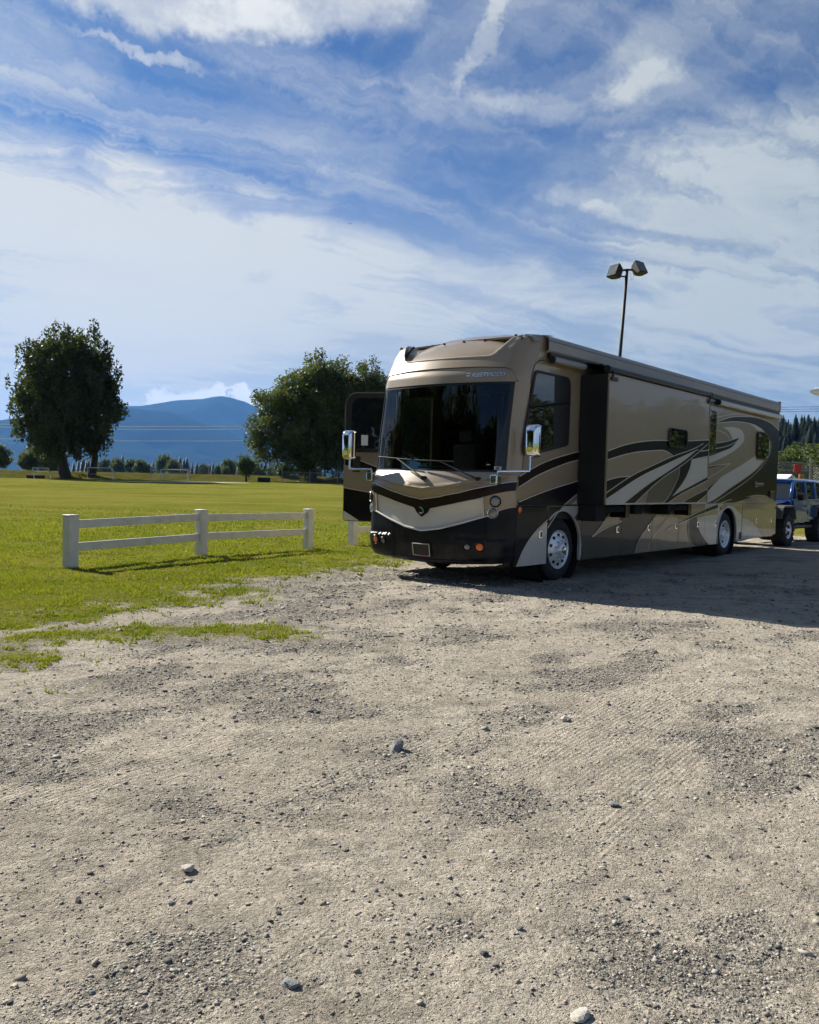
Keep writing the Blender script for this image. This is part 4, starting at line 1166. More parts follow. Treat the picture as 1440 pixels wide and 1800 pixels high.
# fabric from roof to roller
MB().grid([[(u, -.02, 3.56) for u in (.5, 4.8)], [(u, -.48, 3.465) for u in (.5, 4.8)]]).build('slide_topper', 'trim_black', RV, solid=.004)
# aerial
MB().tube([(-.85, .25, 3.84), (-.2, .3, 3.93), (.05, .3, 3.955)], .006, 5).build('aerial', 'trim_black', RV)
for p in ((-.95, .35, 3.80),):
    MB().lathe([(0, .035), (.03, .03), (.04, .01)], p, 'z', 10, close=True).build('roof_vent', 'trim_black', RV, auto=40)

# ---- wheels
def wheel(u, v, steer=False, dual=False, side=-1):
    w = empty('wheel', (u, v, .5), 0, RV)
    if side > 0: w.rotation_euler = (0, 0, math.pi)
    Rr = .5
    prof = [(.27, .30), (.27, Rr - .05), (.255, Rr - .02), (.235, Rr), (.05, Rr), (.03, Rr - .02), (.012, Rr - .06), (.005, .40), (.012, .335), (.03, .305)]
    t = MB().lathe(prof, (0, 0, 0), 'y', 48).build('tyre', 'tyre', w, auto=40)
    for k in range(4): MB().lathe([(.065 + k * .045, Rr + .001), (.075 + k * .045, Rr + .001)], (0, 0, 0), 'y', 48).build('tread_groove', 'underbody', t)
    if dual:   # deep dish of a dual rear wheel
        rim = MB().lathe([(.012, .318), (.006, .31), (.012, .295), (.03, .285), (.06, .275), (.10, .25), (.11, .2), (.105, .12), (.08, .11), (.03, .105), (.01, .09), (.005, .01)], (0, 0, 0), 'y', 40).build('rim', 'wheel_alloy', w, auto=35)
        hz, hr, hc = .10, .225, .10
    else:
        rim = MB().lathe([(.012, .318), (.0, .31), (.012, .295), (.03, .28), (.022, .25), (.005, .20), (-.012, .175), (-.015, .13), (-.02, .11), (-.05, .105), (-.075, .09), (-.085, .06), (-.088, .005)], (0, 0, 0), 'y', 40).build('rim', 'wheel_alloy', w, auto=35)
        hz, hr, hc = .016, .235, -.018
    for k in range(10):
        a = 2 * math.pi * (k + .5) / 10
        c, s = math.cos(a), math.sin(a)
        MB().lathe([(-.012, .027), (.01, .027)], (hr * c, hz, hr * s), 'y', 12, close=True).build('hand_hole', 'underbody', rim)
        MB().lathe([(-.035, .012), (-.03, .016), (.02, .018)], (.148 * c, hc, .148 * s), 'y', 6, close=True).build('wheel_nut', 'chrome', rim)
    MB().lathe([(-.13, .005), (-.12, .045), (-.07, .06), (0, .065)] if not dual else [(.0, .005), (.01, .05), (.1, .07)], (0, 0, 0), 'y', 20).build('hub_cap', 'chrome', rim, auto=40)
    return w
wheel(0, .03); wheel(7.5, .03, dual=True)
wheel(0, WID - .03, side=1); wheel(7.5, WID - .03, dual=True, side=1)
for c in (0, 7.5):   # dark wheel housings
    MB().lathe([(.04, .70), (.55, .70)], (c, 0, .55), 'y', 24).lathe([(.55, .70), (.56, .02)], (c, 0, .55), 'y', 24).build('wheel_housing', 'underbody', RV)

# ---- mirrors on long chrome arms
def mirror(base, elbow, head, sgn):
    m_ = empty('mirror', (0, 0, 0), 0, RV)
    bx, by, bz = base
    MB().box((bx - .07, by - .06, bz - .07), (bx + .06, by + .07, bz + .07)).build('mirror_base', 'chrome', m_, bevel=.018, seg=3)
    MB().tube([(bx, by, bz + .05), (bx, by + sgn * .03, bz + .12), elbow], .019, 10).build('mirror_arm', 'chrome', m_, auto=40)
    MB().tube([elbow, (elbow[0], elbow[1], head[2] - .2)], .016, 10).build('mirror_post', 'chrome', m_, auto=40)
    hx, hy, hz = head
    sh_ = MB()
    rows = []
    n = 24
    for j, (du, sc) in enumerate(((-.10, .25), (-.095, .55), (-.08, .80), (-.05, .95), (0.0, 1.0), (.06, .98), (.065, .92))):
        ring = [(hx + du, hy + (p[0]) * sc, hz + p[1] * sc) for p in rrect(-.105, -.245, .105, .245, .05, 5)]
        rows.append(ring + [ring[0]])
    sh_.grid(rows)
    sh_.add([rows[0][k] for k in range(len(rows[0]) - 1)], [tuple(range(len(rows[0]) - 1))])
    s_o = sh_.build('mirror_shell', 'chrome', m_, auto=50)
    MB().box((hx + .058, hy - .09, hz - .225), (hx + .064, hy + .09, hz + .225)).build('mirror_glass', 'lens_clear', m_, bevel=.002)
    return m_
mirror(fpt(-.885, 1.60, -.03), (-1.42, -.27, 1.735), (-1.38, -.29, 2.175), -1)
mirror(fpt(.90, 1.60, -.03), (-1.90, 2.93, 1.72), (-1.90, 2.95, 2.12), 1)

# ---- entry door standing open on the far side
door = empty('entry_door', (-1.03, WID + .03, 0), math.atan2(3.46 - WID, -1.46 + 1.03), RV)
# local x runs out along the door, y is its thickness, z up; outer face looks forward
DL = .93
pl = round_poly([(0, .82), (DL, .82), (DL, 2.90), (DL - .12, 3.06), (0.02, 3.06)], .08)
dp = MB().prism(pl, -.02, .03).build('door_panel', 'tan_dark', door)
ofs = .033
def ddecal(name, pts, mat): 
    MB().prism(pts, .0302, ofs).build(name, mat, dp)
ddecal('paint_swoosh', [(0.01, .83), (DL - .01, .83), (DL - .01, 1.40), (0.01, 1.26)], 'black')
ddecal('paint_swoosh', [(.02, 1.66), (DL - .3, 1.87), (DL - .02, 1.93), (DL - .02, 1.80), (.02, 1.56)], 'maroon')
MB().tube([(0.01, ofs, 1.262), (DL - .01, ofs, 1.402)], .007, 5).build('pinstripe', 'cream', dp)
MB().tube([(.02, ofs, 1.665), (DL - .3, ofs, 1.875)], .007, 5).build('pinstripe', 'cream', dp)
MB().prism(round_poly([(DL - .30, .835), (DL - .012, .835), (DL - .012, 1.0)], .01), .033, .036).build('paint_swoosh', 'silver', dp)
wf = MB().prism(round_poly([(.06, 2.02), (DL - .02, 2.02), (DL - .02, 2.92), (DL - .13, 3.04), (.10, 3.04)], .10), -.03, .042).build('door_window', 'trim_black', door, bevel=.006)
MB().prism(round_poly([(.12, 2.09), (DL - .13, 2.09), (DL - .13, 2.86), (DL - .22, 2.96), (.16, 2.96)], .08), .0425, .046).build('pane', 'window_glass', wf)
MB().box((.50, .047, 2.14), (.62, .049, 2.32)).build('sticker', 'paper_white', wf)
MB().box((DL - .30, .031, 1.68), (DL - .16, .05, 1.95)).build('door_lock', 'trim_black', door, bevel=.02)
MB().tube([(.10, -.05, 1.3), (.10, -.07, 2.0)], .015, 8).build('grab_handle', 'chrome', door)
# entry step folded out below
stp = MB().box((-1.0, WID + .02, .33), (-.30, WID + .36, .37)).box((-.95, WID - .3, .36), (-.90, WID + .3, .42)).box((-.40, WID - .3, .36), (-.35, WID + .3, .42)).build('entry_step', 'trim_black', RV, bevel=.006)

# ------------------------------------------------------------------ white post-and-rail fence
def gz(x, y): return float(ground_h(np.array([x]), np.array([y]))[0] + field_h(np.array([x]), np.array([y]))[0])
def rail_fence(pts, label, h=.88, lead=None):
    f = empty('rail_fence', (pts[0][0], pts[0][1], gz(*pts[0])))
    tag(f, label, 'fence')
    o = Vector(f.location)
    P = [Vector((x, y, gz(x, y))) - o for x, y in pts]
    for i, p in enumerate(P):
        d = (P[min(i + 1, len(P) - 1)] - P[max(0, i - 1)]); d.z = 0; d.normalize()
        a = math.atan2(d.y, d.x)
        M = Matrix.Translation(p) @ Matrix.Rotation(a, 4, 'Z') @ Matrix.Rotation(R(random.uniform(-.6, .6)), 4, 'X')
        w = .088
        po = MB().box((-w, -w, -.15), (w, w, h - .012), M).build('post', 'white_paint', f, bevel=.008, seg=1)
        MB().box((-w - .006, -w - .006, h - .011), (w + .006, w + .006, h + .012), M).build('post_cap', 'white_paint', po, bevel=.006, seg=1)
    for i in range(len(P) - 1):
        a, b_ = P[i], P[i + 1]; d = (b_ - a); L = d.length; ang = math.atan2(d.y, d.x); sl_ = math.atan2(d.z, math.hypot(d.x, d.y))
        for z0 in (.30, .66):
            M = Matrix.Translation(a + Vector((0, 0, z0 + random.uniform(-.012, .012)))) @ Matrix.Rotation(ang, 4, 'Z') @ Matrix.Rotation(-sl_ + R(random.uniform(-.3, .3)), 4, 'Y')
            MB().box((.02, -.022, 0), (L - .02, .022, .135), M).build('rail', 'white_paint', f, bevel=.005, seg=1)
    return f
rail_fence([(-5.42, 13.13), (-3.95, 15.60), (-2.19, 17.85)], 'white two-rail wooden fence standing alone in the grass', .87)
rail_fence([(-1.30, 19.15), (.75, 21.4), (2.7, 23.6)], 'white two-rail fence end half hidden behind the open motorhome door', .87)

# ------------------------------------------------------------------ trees
def leaf_quads(C, size, rng, up=0.0, flat=1.0):
    n = len(C)
    A = rng.normal(size=(n, 3)); A[:, 2] += up; A /= np.linalg.norm(A, axis=1)[:, None]
    Bv = rng.normal(size=(n, 3)); Bv -= (Bv * A).sum(1)[:, None] * A; Bv /= np.linalg.norm(Bv, axis=1)[:, None]
    s = (size * rng.uniform(.6, 1.4, n))[:, None]
    V = np.stack([C - A * s, C + Bv * s * .55, C + A * s, C - Bv * s * .55], 1).reshape(-1, 3)
    return V, np.arange(4 * n).reshape(-1, 4)

def limb(mb, p, d, length, r, rng, depth, tips, spread=.6, gravity=0.0):
    pts = [p]; rs = [r]; q = p.copy(); dd = d.copy()
    for k in range(4):
        dd = (dd + Vector(rng.normal(size=3)) * .12 + Vector((0, 0, gravity))).normalized()
        q = q + dd * length / 4; pts.append(q.copy()); rs.append(r * (1 - .14 * (k + 1)))
    mb.tube(pts, rs, 6 if r > .1 else 4, cap=False)
    if depth == 0:
        tips.append(q); tips.append(pts[2].copy()); return
    n = 3 if depth > 1 else 4
    for k in range(n):
        nd = (dd + Vector(rng.normal(size=3)) * spread).normalized()
        if nd.z < -.15: nd.z = abs(nd.z)
        limb(mb, pts[2 + (k % 3)] if k else q, nd, length * rng.uniform(.60, .82), rs[-1] * .72, rng, depth - 1, tips, spread, gravity)

def broad_tree(name, loc, trunks, env, nclump, per, leaf, mat, rng, label=None, cat='tree', group=None, clump_r=(.5, 1.0), up=0.3, extra=None):
    """env: (cx, cy, cz, rx, ry, rz) ellipsoids the crown fills"""
    t = empty(name, loc); tag(t, label, cat, group)
    mb = MB(); tips = []
    for (bx, by, d, L, r) in trunks:
        p = Vector((bx, by, -.2)); dv = Vector(d).normalized()
        mb.tube([p, p + Vector((0, 0, .25)), p + dv * L * .5, p + dv * L], [r * 1.6, r * 1.15, r * .95, r * .8], 10, cap=False)
        e = p + dv * L
        for k in range(5):
            nd = (dv + Vector(rng.normal(size=3)) * .45).normalized(); nd.z = max(nd.z, .25)
            limb(mb, e, nd, env[0][5] * .55, r * .55, rng, 2, tips, .5, .04)
    mb.build('trunk', 'bark', t, smooth=True)
    C = []
    tot = sum(e[3] * e[4] * e[5] for e in env)
    tp = np.array([tuple(q) for q in tips]) if tips else np.zeros((0, 3))
    for e in env:
        n = int(nclump * e[3] * e[4] * e[5] / tot)
        d = rng.normal(size=(n, 3)); d /= np.linalg.norm(d, axis=1)[:, None]
        rr = rng.random(n) ** .42
        lump = 1 + .16 * np.sin(d[:, 0] * 5 + e[0]) * np.sin(d[:, 2] * 6 + e[2]) + .10 * np.sin(d[:, 1] * 9 + d[:, 2] * 7)
        C.append(np.array(e[:3]) + d * np.array(e[3:6]) * (rr * lump)[:, None])
    C = np.concatenate(C)
    if len(tp):
        inside = np.zeros(len(tp), bool)
        for e in env: inside |= (((tp - np.array(e[:3])) / np.array(e[3:6])) ** 2).sum(1) < 1.0
        C = np.concatenate([C, tp[inside]])
    rad = rng.uniform(*clump_r, len(C))
    cnt = np.maximum(4, (per * (rad / np.mean(rad)) ** 2).astype(int))
    idx = np.repeat(np.arange(len(C)), cnt)
    off = rng.normal(size=(len(idx), 3)); off *= (rng.random(len(idx)) ** .5 / np.linalg.norm(off, axis=1))[:, None]
    off[:, 2] *= 1.0 + up
    P = C[idx] + off * rad[idx][:, None]
    V, F = leaf_quads(P, leaf, rng, up)
    np_mesh('crown', V, F, mat, t)
    return t

def far_z(x, y): return float(field_h(np.array([x]), np.array([y]))[0])
rng = np.random.default_rng(3)
# big poplar by the bank: measured about 18 m tall, 14 m wide
big = broad_tree('poplar_tree', (-39.7, 95, far_z(-39.7, 95) + .1), [(-.2, 0, (-.18, 0, 1), 2.6, .62), (2.6, .6, (.12, .05, 1), 3.0, .42)],
    [(.0, 0, 9.2, 5.4, 4.6, 7.2), (-3.2, 0, 9.4, 3.4, 3.2, 5.0), (-.9, 0, 13.2, 4.0, 3.6, 3.9), (1.9, 0, 12.8, 3.6, 3.4, 4.0), (3.2, 0, 8.4, 3.0, 3.0, 4.6), (-5.0, 0, 7.8, 2.2, 2.2, 2.8), (-1.6, 0, 5.2, 3.8, 2.6, 2.8), (1.6, -.6, 4.4, 3.0, 2.2, 2.2)],
    840, 56, .18, 'leaf_dark', rng, 'large dark round poplar with two trunks beside the bank', clump_r=(.32, .80), up=1.0)
# willows behind the motorhome's open door
W = broad_tree('willow_tree', (-11.5, 96, far_z(-11.5, 96) + .3), [(0, 0, (0, 0, 1), 2.4, .5)],
    [(0, 0, 8.2, 4.6, 4.2, 6.4), (-3.8, 0, 8.0, 3.2, 3.0, 4.2), (-4.4, -.5, 4.2, 2.6, 2.4, 2.6), (1.0, 0, 12.0, 3.6, 3.2, 3.2), (3.6, 0, 7.0, 3.0, 3.0, 5.0), (-1.2, -1.2, 3.0, 3.8, 2.4, 2.2), (-3.0, 0, 10.6, 2.4, 2.2, 2.4)],
    700, 90, .16, 'leaf_mid', rng, 'tall bushy willow whose crown reaches left over the bank', clump_r=(.6, 1.25), up=.1, group='willows behind the motorhome')
W2t = broad_tree('willow_tree', (-6.2, 97, far_z(-5, 97) + .3), [(0, 0, (.05, 0, 1), 2.2, .42)],
    [(0, 0, 8.2, 4.0, 3.4, 6.0), (1.9, 0, 10.8, 2.8, 2.6, 2.8), (4.6, 0, 8.0, 3.4, 3, 5.0), (-1.8, -1, 6.2, 2.4, 2.4, 3.4), (1.5, -1.5, 4.2, 3.0, 2.4, 3.2), (-2.0, -1.6, 3.0, 3.0, 2.0, 2.2)],
    620, 85, .16, 'leaf_mid', rng, 'lower willow right behind the open motorhome door', clump_r=(.6, 1.2), up=.1, group='willows behind the motorhome')
W3t = copy_tree(W2t); W3t.location = (3.5, 99, far_z(0, 97) + .3); W3t.rotation_euler = (0, 0, 2.4); tag(W3t, 'willow behind the cab, glimpsed through the motorhome windscreen', 'tree', 'willows behind the motorhome')
bush = broad_tree('small_tree', (-18.6, 93, far_z(-18.6, 93)), [(0, 0, (0, 0, 1), .9, .14)], [(0, 0, 1.7, .95, .9, 1.15), (-.25, 0, 2.5, .55, .5, .7)], 60, 40, .10, 'leaf_bush', rng, 'small round green sapling at the foot of the bank', clump_r=(.25, .5))
for k, (x, y, s_, lab) in enumerate(((-15.0, 98.2, .8, 'pale shrub on the bank left of the willow foot'), (-12.4, 96.8, .95, 'low shrub under the tall willow'))):
    c = copy_tree(bush); c.name = 'shrub'; c.location = (x, y, bank_z(x) - .4); c.scale = (s_ * 1.2, s_, s_ * .8); c.rotation_euler = (0, 0, 1.3 + k); tag(c, lab, 'shrub')
W.scale = (1.03, 1, .94); W2t.scale = (1, 1, .95)
# generic broadleaf for tree lines and for what stands around the lot
gen = broad_tree('broadleaf_tree', (-75, 175, 1.4), [(0, 0, (0, 0, 1), 2.0, .35)],
    [(0, 0, 5.6, 3.4, 3.4, 4.0), (-1.6, .4, 4.2, 2.6, 2.6, 3.0), (1.8, -.4, 4.6, 2.6, 2.6, 3.0), (.4, 0, 8.0, 2.2, 2.2, 2.4)], 230, 46, .24, 'leaf_mid', rng,
    'round dark tree far behind the white goal', clump_r=(.6, 1.1), group='broadleaf trees along the horizon')
rr = random.Random(5)
for k in range(46):
    x_px = rr.uniform(-20, 100) if k < 10 else rr.uniform(170, 560)
    Y = rr.uniform(170, 230) if k < 10 else rr.uniform(330, 520)
    X = (x_px - 720) / 1443 * Y
    c = copy_tree(gen); s_ = rr.uniform(.40, .62) if k < 10 else rr.uniform(.38, .85)
    c.location = (X, Y, 1.3); c.scale = (s_ * rr.uniform(1, 1.5), s_ * 1.2, s_); c.rotation_euler = (0, 0, rr.uniform(0, 6))
    tag(c, 'dark rounded tree at the left edge behind the poplar' if k < 10 else 'rounded tree in the low tree line under the mountain', 'tree', 'trees behind the poplar' if k < 10 else 'broadleaf trees along the horizon')
tag(gen, 'rounded tree in the low tree line under the mountain', 'tree', 'broadleaf trees along the horizon'); gen.location = (-120, 400, 1.3)
# taller trees standing round the lot out of the picture; they show only as reflections in the coach
RING = [(-30, 4, 1.5), (-36, 12, 1.7), (-27, -6, 1.5), (-40, -2, 1.8), (-33, -14, 1.6), (-22, -16, 1.4), (-46, 8, 1.9)]
RING += [(43.5 + k * .55 + 2.5 * (k % 2), 18 + k * 2.3, (.60, .68, .56, .72, .64)[k % 5]) for k in range(15)]
for (x, y, s_) in RING:
    c = copy_tree(gen); c.location = (x, y, 0); c.scale = (s_ * (1.15 if x < 0 else 1.5), s_ * (1.15 if x < 0 else 1.5), s_ * 1.1); c.rotation_euler = (0, 0, x * 1.7)
    tag(c, 'tree around the lot mirrored in the motorhome', 'tree', 'trees around the lot, outside the picture')

# conifers
def conifer(name, h, r, rng, mat='needle'):
    t = empty(name, (0, 0, 0))
    MB().tube([(0, 0, -.3), (0, 0, h * .5), (0, 0, h * .97)], [h * .018, h * .011, .02], 6).build('trunk', 'bark', t)
    V = []; F = []
    n = 0; z = h * .10
    while z < h * .985:
        f = 1 - (z - h * .08) / (h * .92); rad = r * (f ** .85) * rng.uniform(.8, 1.15)
        m_ = 9
        a0 = rng.uniform(0, 6.28)
        for k in range(m_):
            a = a0 + 6.283 * k / m_ + rng.uniform(-.2, .2); L = rad * rng.uniform(.7, 1.15); w = .24 * L + .08
            dx, dy = math.cos(a), math.sin(a); dr = -L * rng.uniform(.2, .45)
            for q in range(2):
                s0 = .1 + q * .4; s1 = .6 + q * .42
                V += [(dx * L * s0 - dy * w, dy * L * s0 + dx * w, z + dr * s0), (dx * L * s1, dy * L * s1, z + dr * s1 + .05), (dx * L * s0 + dy * w, dy * L * s0 - dx * w, z + dr * s0), (dx * L * s0 * .6, dy * L * s0 * .6, z + dr * s0 + .35 * w + .15)]
                F += [(n, n + 1, n + 3, n + 3), (n + 3, n + 1, n + 2, n + 2)]; n += 4
        z += h * .026 * (1.2 - .4 * (z / h))
    F3 = [tuple(dict.fromkeys(f)) for f in F]
    np_mesh('crown', np.array(V), np.array(F3), mat, t)
    return t
cp = [conifer('conifer', 12, 3.3, np.random.default_rng(k)) for k in (1, 2, 3)]
first = [True] * 3
def plant(k, loc, s, w, label, group):
    if first[k]: c = cp[k]; first[k] = False
    else: c = copy_tree(cp[k])
    c.location = loc; c.scale = (s * w, s * w, s); c.rotation_euler = (0, 0, rr.uniform(0, 6.28)); tag(c, label, 'conifer', group)
far_px = [(137, 808, 1), (144, 804, 1), (151, 806, 1), (190, 804, 1.3), (201, 801, 1), (214, 799, 1.4), (300, 803, 1.2), (307, 802, 1), (315, 801, 1.2), (322, 805, 1), (327, 801, 1.1), (373, 811, 1), (382, 812, 1), (388, 810, 1.2), (396, 811, 1), (405, 807, 1.2), (411, 806, 1), (420, 803, 1.2), (428, 806, 1), (434, 803, 1.1), (450, 808, 1), (458, 810, 1), (465, 809, 1.2), (472, 812, 1), (336, 812, 1), (345, 814, 1.3), (357, 813, 1), (243, 812, 1), (252, 811, 1), (261, 814, 1.2), (276, 812, 1), (285, 814, 1), (230, 813, 1), (170, 812, 1.1), (160, 814, 1), (480, 814, 1.2), (490, 813, 1), (365, 814, 1.2)]
for i, (px, py, w) in enumerate(far_px):
    Y = rr.uniform(520, 760); X = (px - 720) / 1443 * Y; top = CAM_H + (845 + (px - 720) * .025 - py) / 1443 * Y
    s = (top - 1.0) / 12
    plant(i % 3, (X, Y, 1.0), s, w * rr.uniform(.8, 1.1), 'distant dark conifer under the blue mountain', 'conifers under the mountain')
for i in range(60):
    px = rr.uniform(120, 600); Y = rr.uniform(650, 900); X = (px - 720) / 1443 * Y
    plant(i % 3, (X, Y, 1.0), rr.uniform(.75, 1.15), 1.1, 'distant dark conifer under the blue mountain', 'conifers under the mountain')

# wooded hill to the right
def hill_z(X, Y): return 26 * sstep(215, 400, Y) * sstep(20, 150, X) + 0.0
def build_hill():
    plain('hill_floor', (0.03, 0.045, 0.02), 0.95, spec=0.0, var=.4, scale=.05)
    xs = np.linspace(10, 420, 60); ys = np.linspace(205, 620, 50); X, Y = np.meshgrid(xs, ys)
    Z = hill_z(X, Y) + (fbm(X, Y, 4, .02, 3) - .5) * 4 * sstep(215, 300, Y) - .3
    V = np.c_[X.ravel(), Y.ravel(), Z.ravel()]; ny, nx = X.shape; I = np.arange(ny * nx).reshape(ny, nx)
    F = np.c_[I[:-1, :-1].ravel(), I[:-1, 1:].ravel(), I[1:, 1:].ravel(), I[1:, :-1].ravel()]
    tag(np_mesh('wooded_hill', V, F, 'hill_floor', smooth=True), 'wooded hillside beyond the ball court', kind='structure')
build_hill()
n_h = 0
while n_h < 200:
    Y = rr.uniform(225, 430) if n_h % 3 else rr.uniform(370, 440); X = Y * rr.uniform(.435, .545)
    z = float(hill_z(np.array([X]), np.array([Y]))[0])
    plant(n_h % 3, (X, Y, z - .5), rr.uniform(.65, 1.05), rr.uniform(.9, 1.25), 'dark conifer on the wooded hillside to the right', 'conifers on the hillside'); n_h += 1
for k, (px, Y, s_) in enumerate(((1378, 95, .75), (1400, 120, .95), (1416, 105, .9), (1432, 120, 1.0), (1448, 100, .8), (1388, 140, .9), (1422, 150, 1.1))):
    c = copy_tree(gen); c.location = ((px - 720) / 1443 * Y, Y, 0); c.scale = (s_, s_, s_ * .8); c.rotation_euler = (0, 0, k * 1.3)
    tag(c, 'leafy green tree behind the ball court fence', 'tree', 'trees behind the ball court')

# ------------------------------------------------------------------ goals on the far grass
def goal(px0, px1, ytop, Y, h, back, label, rot=0.0, tip=0.0):
    x0 = (px0 - 720) / 1443 * Y; x1 = (px1 - 720) / 1443 * Y; w = x1 - x0
    g_ = empty('soccer_goal', ((x0 + x1) / 2, Y, far_z(x0, Y) if Y < 100 else far_z(x0, Y)), rot); tag(g_, label, 'goal')
    if tip: g_.rotation_euler = (tip, 0, rot)
    r = .036; a, b_ = -w / 2, w / 2
    MB().tube([(a, 0, h), (b_, 0, h)], r * 1.2, 8).build('crossbar', 'goal_white', g_)
    for x in (a, b_):
        MB().tube([(x, 0, h), (x + .25, -.7, 0.02)], r, 8).build('goalpost', 'goal_white', g_)
        MB().tube([(x, 0, h), (x, back, .02)], r * .55, 6).build('back_stay', 'galvanised', g_)
        MB().tube([(x + .25, -.7, 0.03), (x, back, .03)], r * .6, 6).build('ground_bar', 'galvanised', g_)
    MB().tube([(a, back, .03), (b_, back, .03)], r * .6, 6).build('ground_bar', 'galvanised', g_)
    MB().tube([(a + .12, back * .5, h * .45), (b_ - .1, back * .5, h * .45)], r * .5, 6).build('net_bar', 'goal_white', g_)
    return g_
goal(153, 197, 828, 91.0, 1.30, 1.2, 'small white goal frame in front of the poplar trunk')
goal(281, 329, 829, 91.5, 1.22, 1.2, 'small white goal frame standing alone against the bank')
goal(58, 84, 824, 92.0, 1.25, 1.4, 'white goal frame tipped askew left of the poplar', .3, .35)
g1 = empty('soccer_goal', (-98, 200, 1.35), .85); tag(g1, 'upright white full-size goal beyond the bank at left', 'goal')
MB().tube([(-3.4, 0, 2.5), (3.4, 0, 2.5)], .10, 8).build('crossbar', 'goal_white', g1)
for x in (-3.4, 3.4): MB().tube([(x, 0, 0), (x, 0, 2.5)], .10, 8).build('goalpost', 'goal_white', g1)
dg_ = MB().box((-.9, -.35, 0), (.9, .35, .38)).build('concrete_block', 'culvert', bevel=.04); dg_.location = (-42.2, 92.5, far_z(-42.2, 92.5) - .02); tag(dg_, 'dark low block under the tipped goal', 'block')
cu = MB().box((-.7, -.4, -.05), (.7, .4, .5))
cu = cu.build('culvert_headwall', 'culvert', bevel=.18, seg=3); cu.location = (-16.6, 93.2, far_z(-16.6, 93)); tag(cu, 'dark low culvert block right of the sapling', 'culvert')

# ------------------------------------------------------------------ chain-link fences
def chain_fence(p0, p1, h, label, step=2.6, cell=.16, rails=(1.0,), wire=.006):
    L = math.hypot(p1[0] - p0[0], p1[1] - p0[1]); n = max(2, int(L / step) + 1)
    f = empty('chain_link_fence', (p0[0], p0[1], p0[2]), math.atan2(p1[1] - p0[1], p1[0] - p0[0])); tag(f, label, 'fence')
    dz = p1[2] - p0[2]
    for i in range(n):
        x = L * i / (n - 1); z = dz * i / (n - 1)
        po = MB().tube([(x, 0, z - .2), (x, 0, z + h + .25)], .035, 8).build('fence_post', 'galvanised', f)
        MB().lathe([(0, .05), (.05, .05), (.07, .02)], (x, 0, z + h + .24), 'z', 8, close=True).build('post_cap', 'galvanised', po)
    for r_ in rails: MB().tube([(0, .03, h * r_), (L, .03, dz + h * r_)], .025, 6).build('fence_rail', 'galvanised', f)
    mb = MB(); w = wire
    k = -int(h / cell)
    while k * cell < L:
        for s in (1, -1):
            a = k * cell if s > 0 else k * cell + h; b_ = a + s * h
            q0, q1 = 0.0, 1.0
            if min(a, b_) < 0 or max(a, b_) > L:
                lo, hi = 0.0, 1.0
                if s > 0: lo = max(lo, (0 - a) / h); hi = min(hi, (L - a) / h)
                else: lo = max(lo, (a - L) / h); hi = min(hi, a / h)
                q0, q1 = lo, hi
            if q1 - q0 < .05: continue
            x0 = a + s * h * q0; x1 = a + s * h * q1
            mb.tube([(x0, 0, h * q0 + dz * x0 / L), (x1, 0, h * q1 + dz * x1 / L)], w, 3, cap=False)
        k += 1
    mb.build('netting', 'galvanised', f)['kind'] = 'stuff'
    return f
chain_fence((-29.4, 93.0, far_z(-29, 93)), (-24.2, 98.5, bank_z(-25) - .1), 1.0, 'short chain-link fence climbing the bank')
chain_fence((-14.5, 92.8, far_z(-14, 92.8)), (-2, 93.2, far_z(-2, 93)), 1.15, 'low chain-link fence under the willows')
chain_fence((17.0, 43.5, 0), (22.6, 46.5, 0), 3.1, 'tall chain-link court fence behind the blue off-roader', rails=(1.0, .86, .5), step=3.0)
chain_fence((22.7, 46.6, 0), (30, 44, 0), 3.0, 'tall chain-link court fence running off to the right', rails=(1.0,), step=3.0)

# signs and shed behind the blue car
sg = empty('court_sign', (20.8, 44.2, 0), .5); tag(sg, 'red board on the court fence above the yellow one', 'sign')
MB().prism(rrect(-.30, 2.50, .26, 2.94, .03), -.02, .02).build('board', 'sign_red', sg)
MB().tube([(-.3, .03, 2.6), (.26, .03, 2.6)], .015, 6).build('bracket', 'galvanised', sg)
sg = empty('court_sign', (20.75, 43.6, 0), .5); tag(sg, 'yellow board with dark lines below the red one', 'sign')
bd_ = MB().prism(rrect(-.22, 2.02, .20, 2.40, .03), -.02, .02).build('board', 'sign_yellow', sg)
for z in (2.13, 2.21, 2.29): MB().box((-.12, -.024, z), (.11, -.0205, z + .03)).build('dark_line', 'trim_black', bd_)
MB().tube([(0, .04, 0), (0, .04, 2.35)], .03, 8).build('sign_post', 'galvanised', sg)
shd = empty('white_shed', (19.4, 42.0, 0), R(25)); tag(shd, 'small white gabled shed roof showing behind the blue off-roader', 'shed')
MB().prism([(-.75, 0), (.75, 0), (.75, 1.75), (0, 2.2), (-.75, 1.75)], 0, 1.6).build('wall', 'concrete', shd)
for s in (-1, 1):
    MB().add([(0, -.12, 2.36), (s * .92, -.12, 1.78), (s * .92, 1.72, 1.78), (0, 1.72, 2.36), (0, -.12, 2.26), (s * .92, -.12, 1.68), (s * .92, 1.72, 1.68), (0, 1.72, 2.26)], [(0, 1, 2, 3), (7, 6, 5, 4), (0, 4, 5, 1), (2, 6, 7, 3), (1, 5, 6, 2)]).build('roof', 'shed_white', shd)

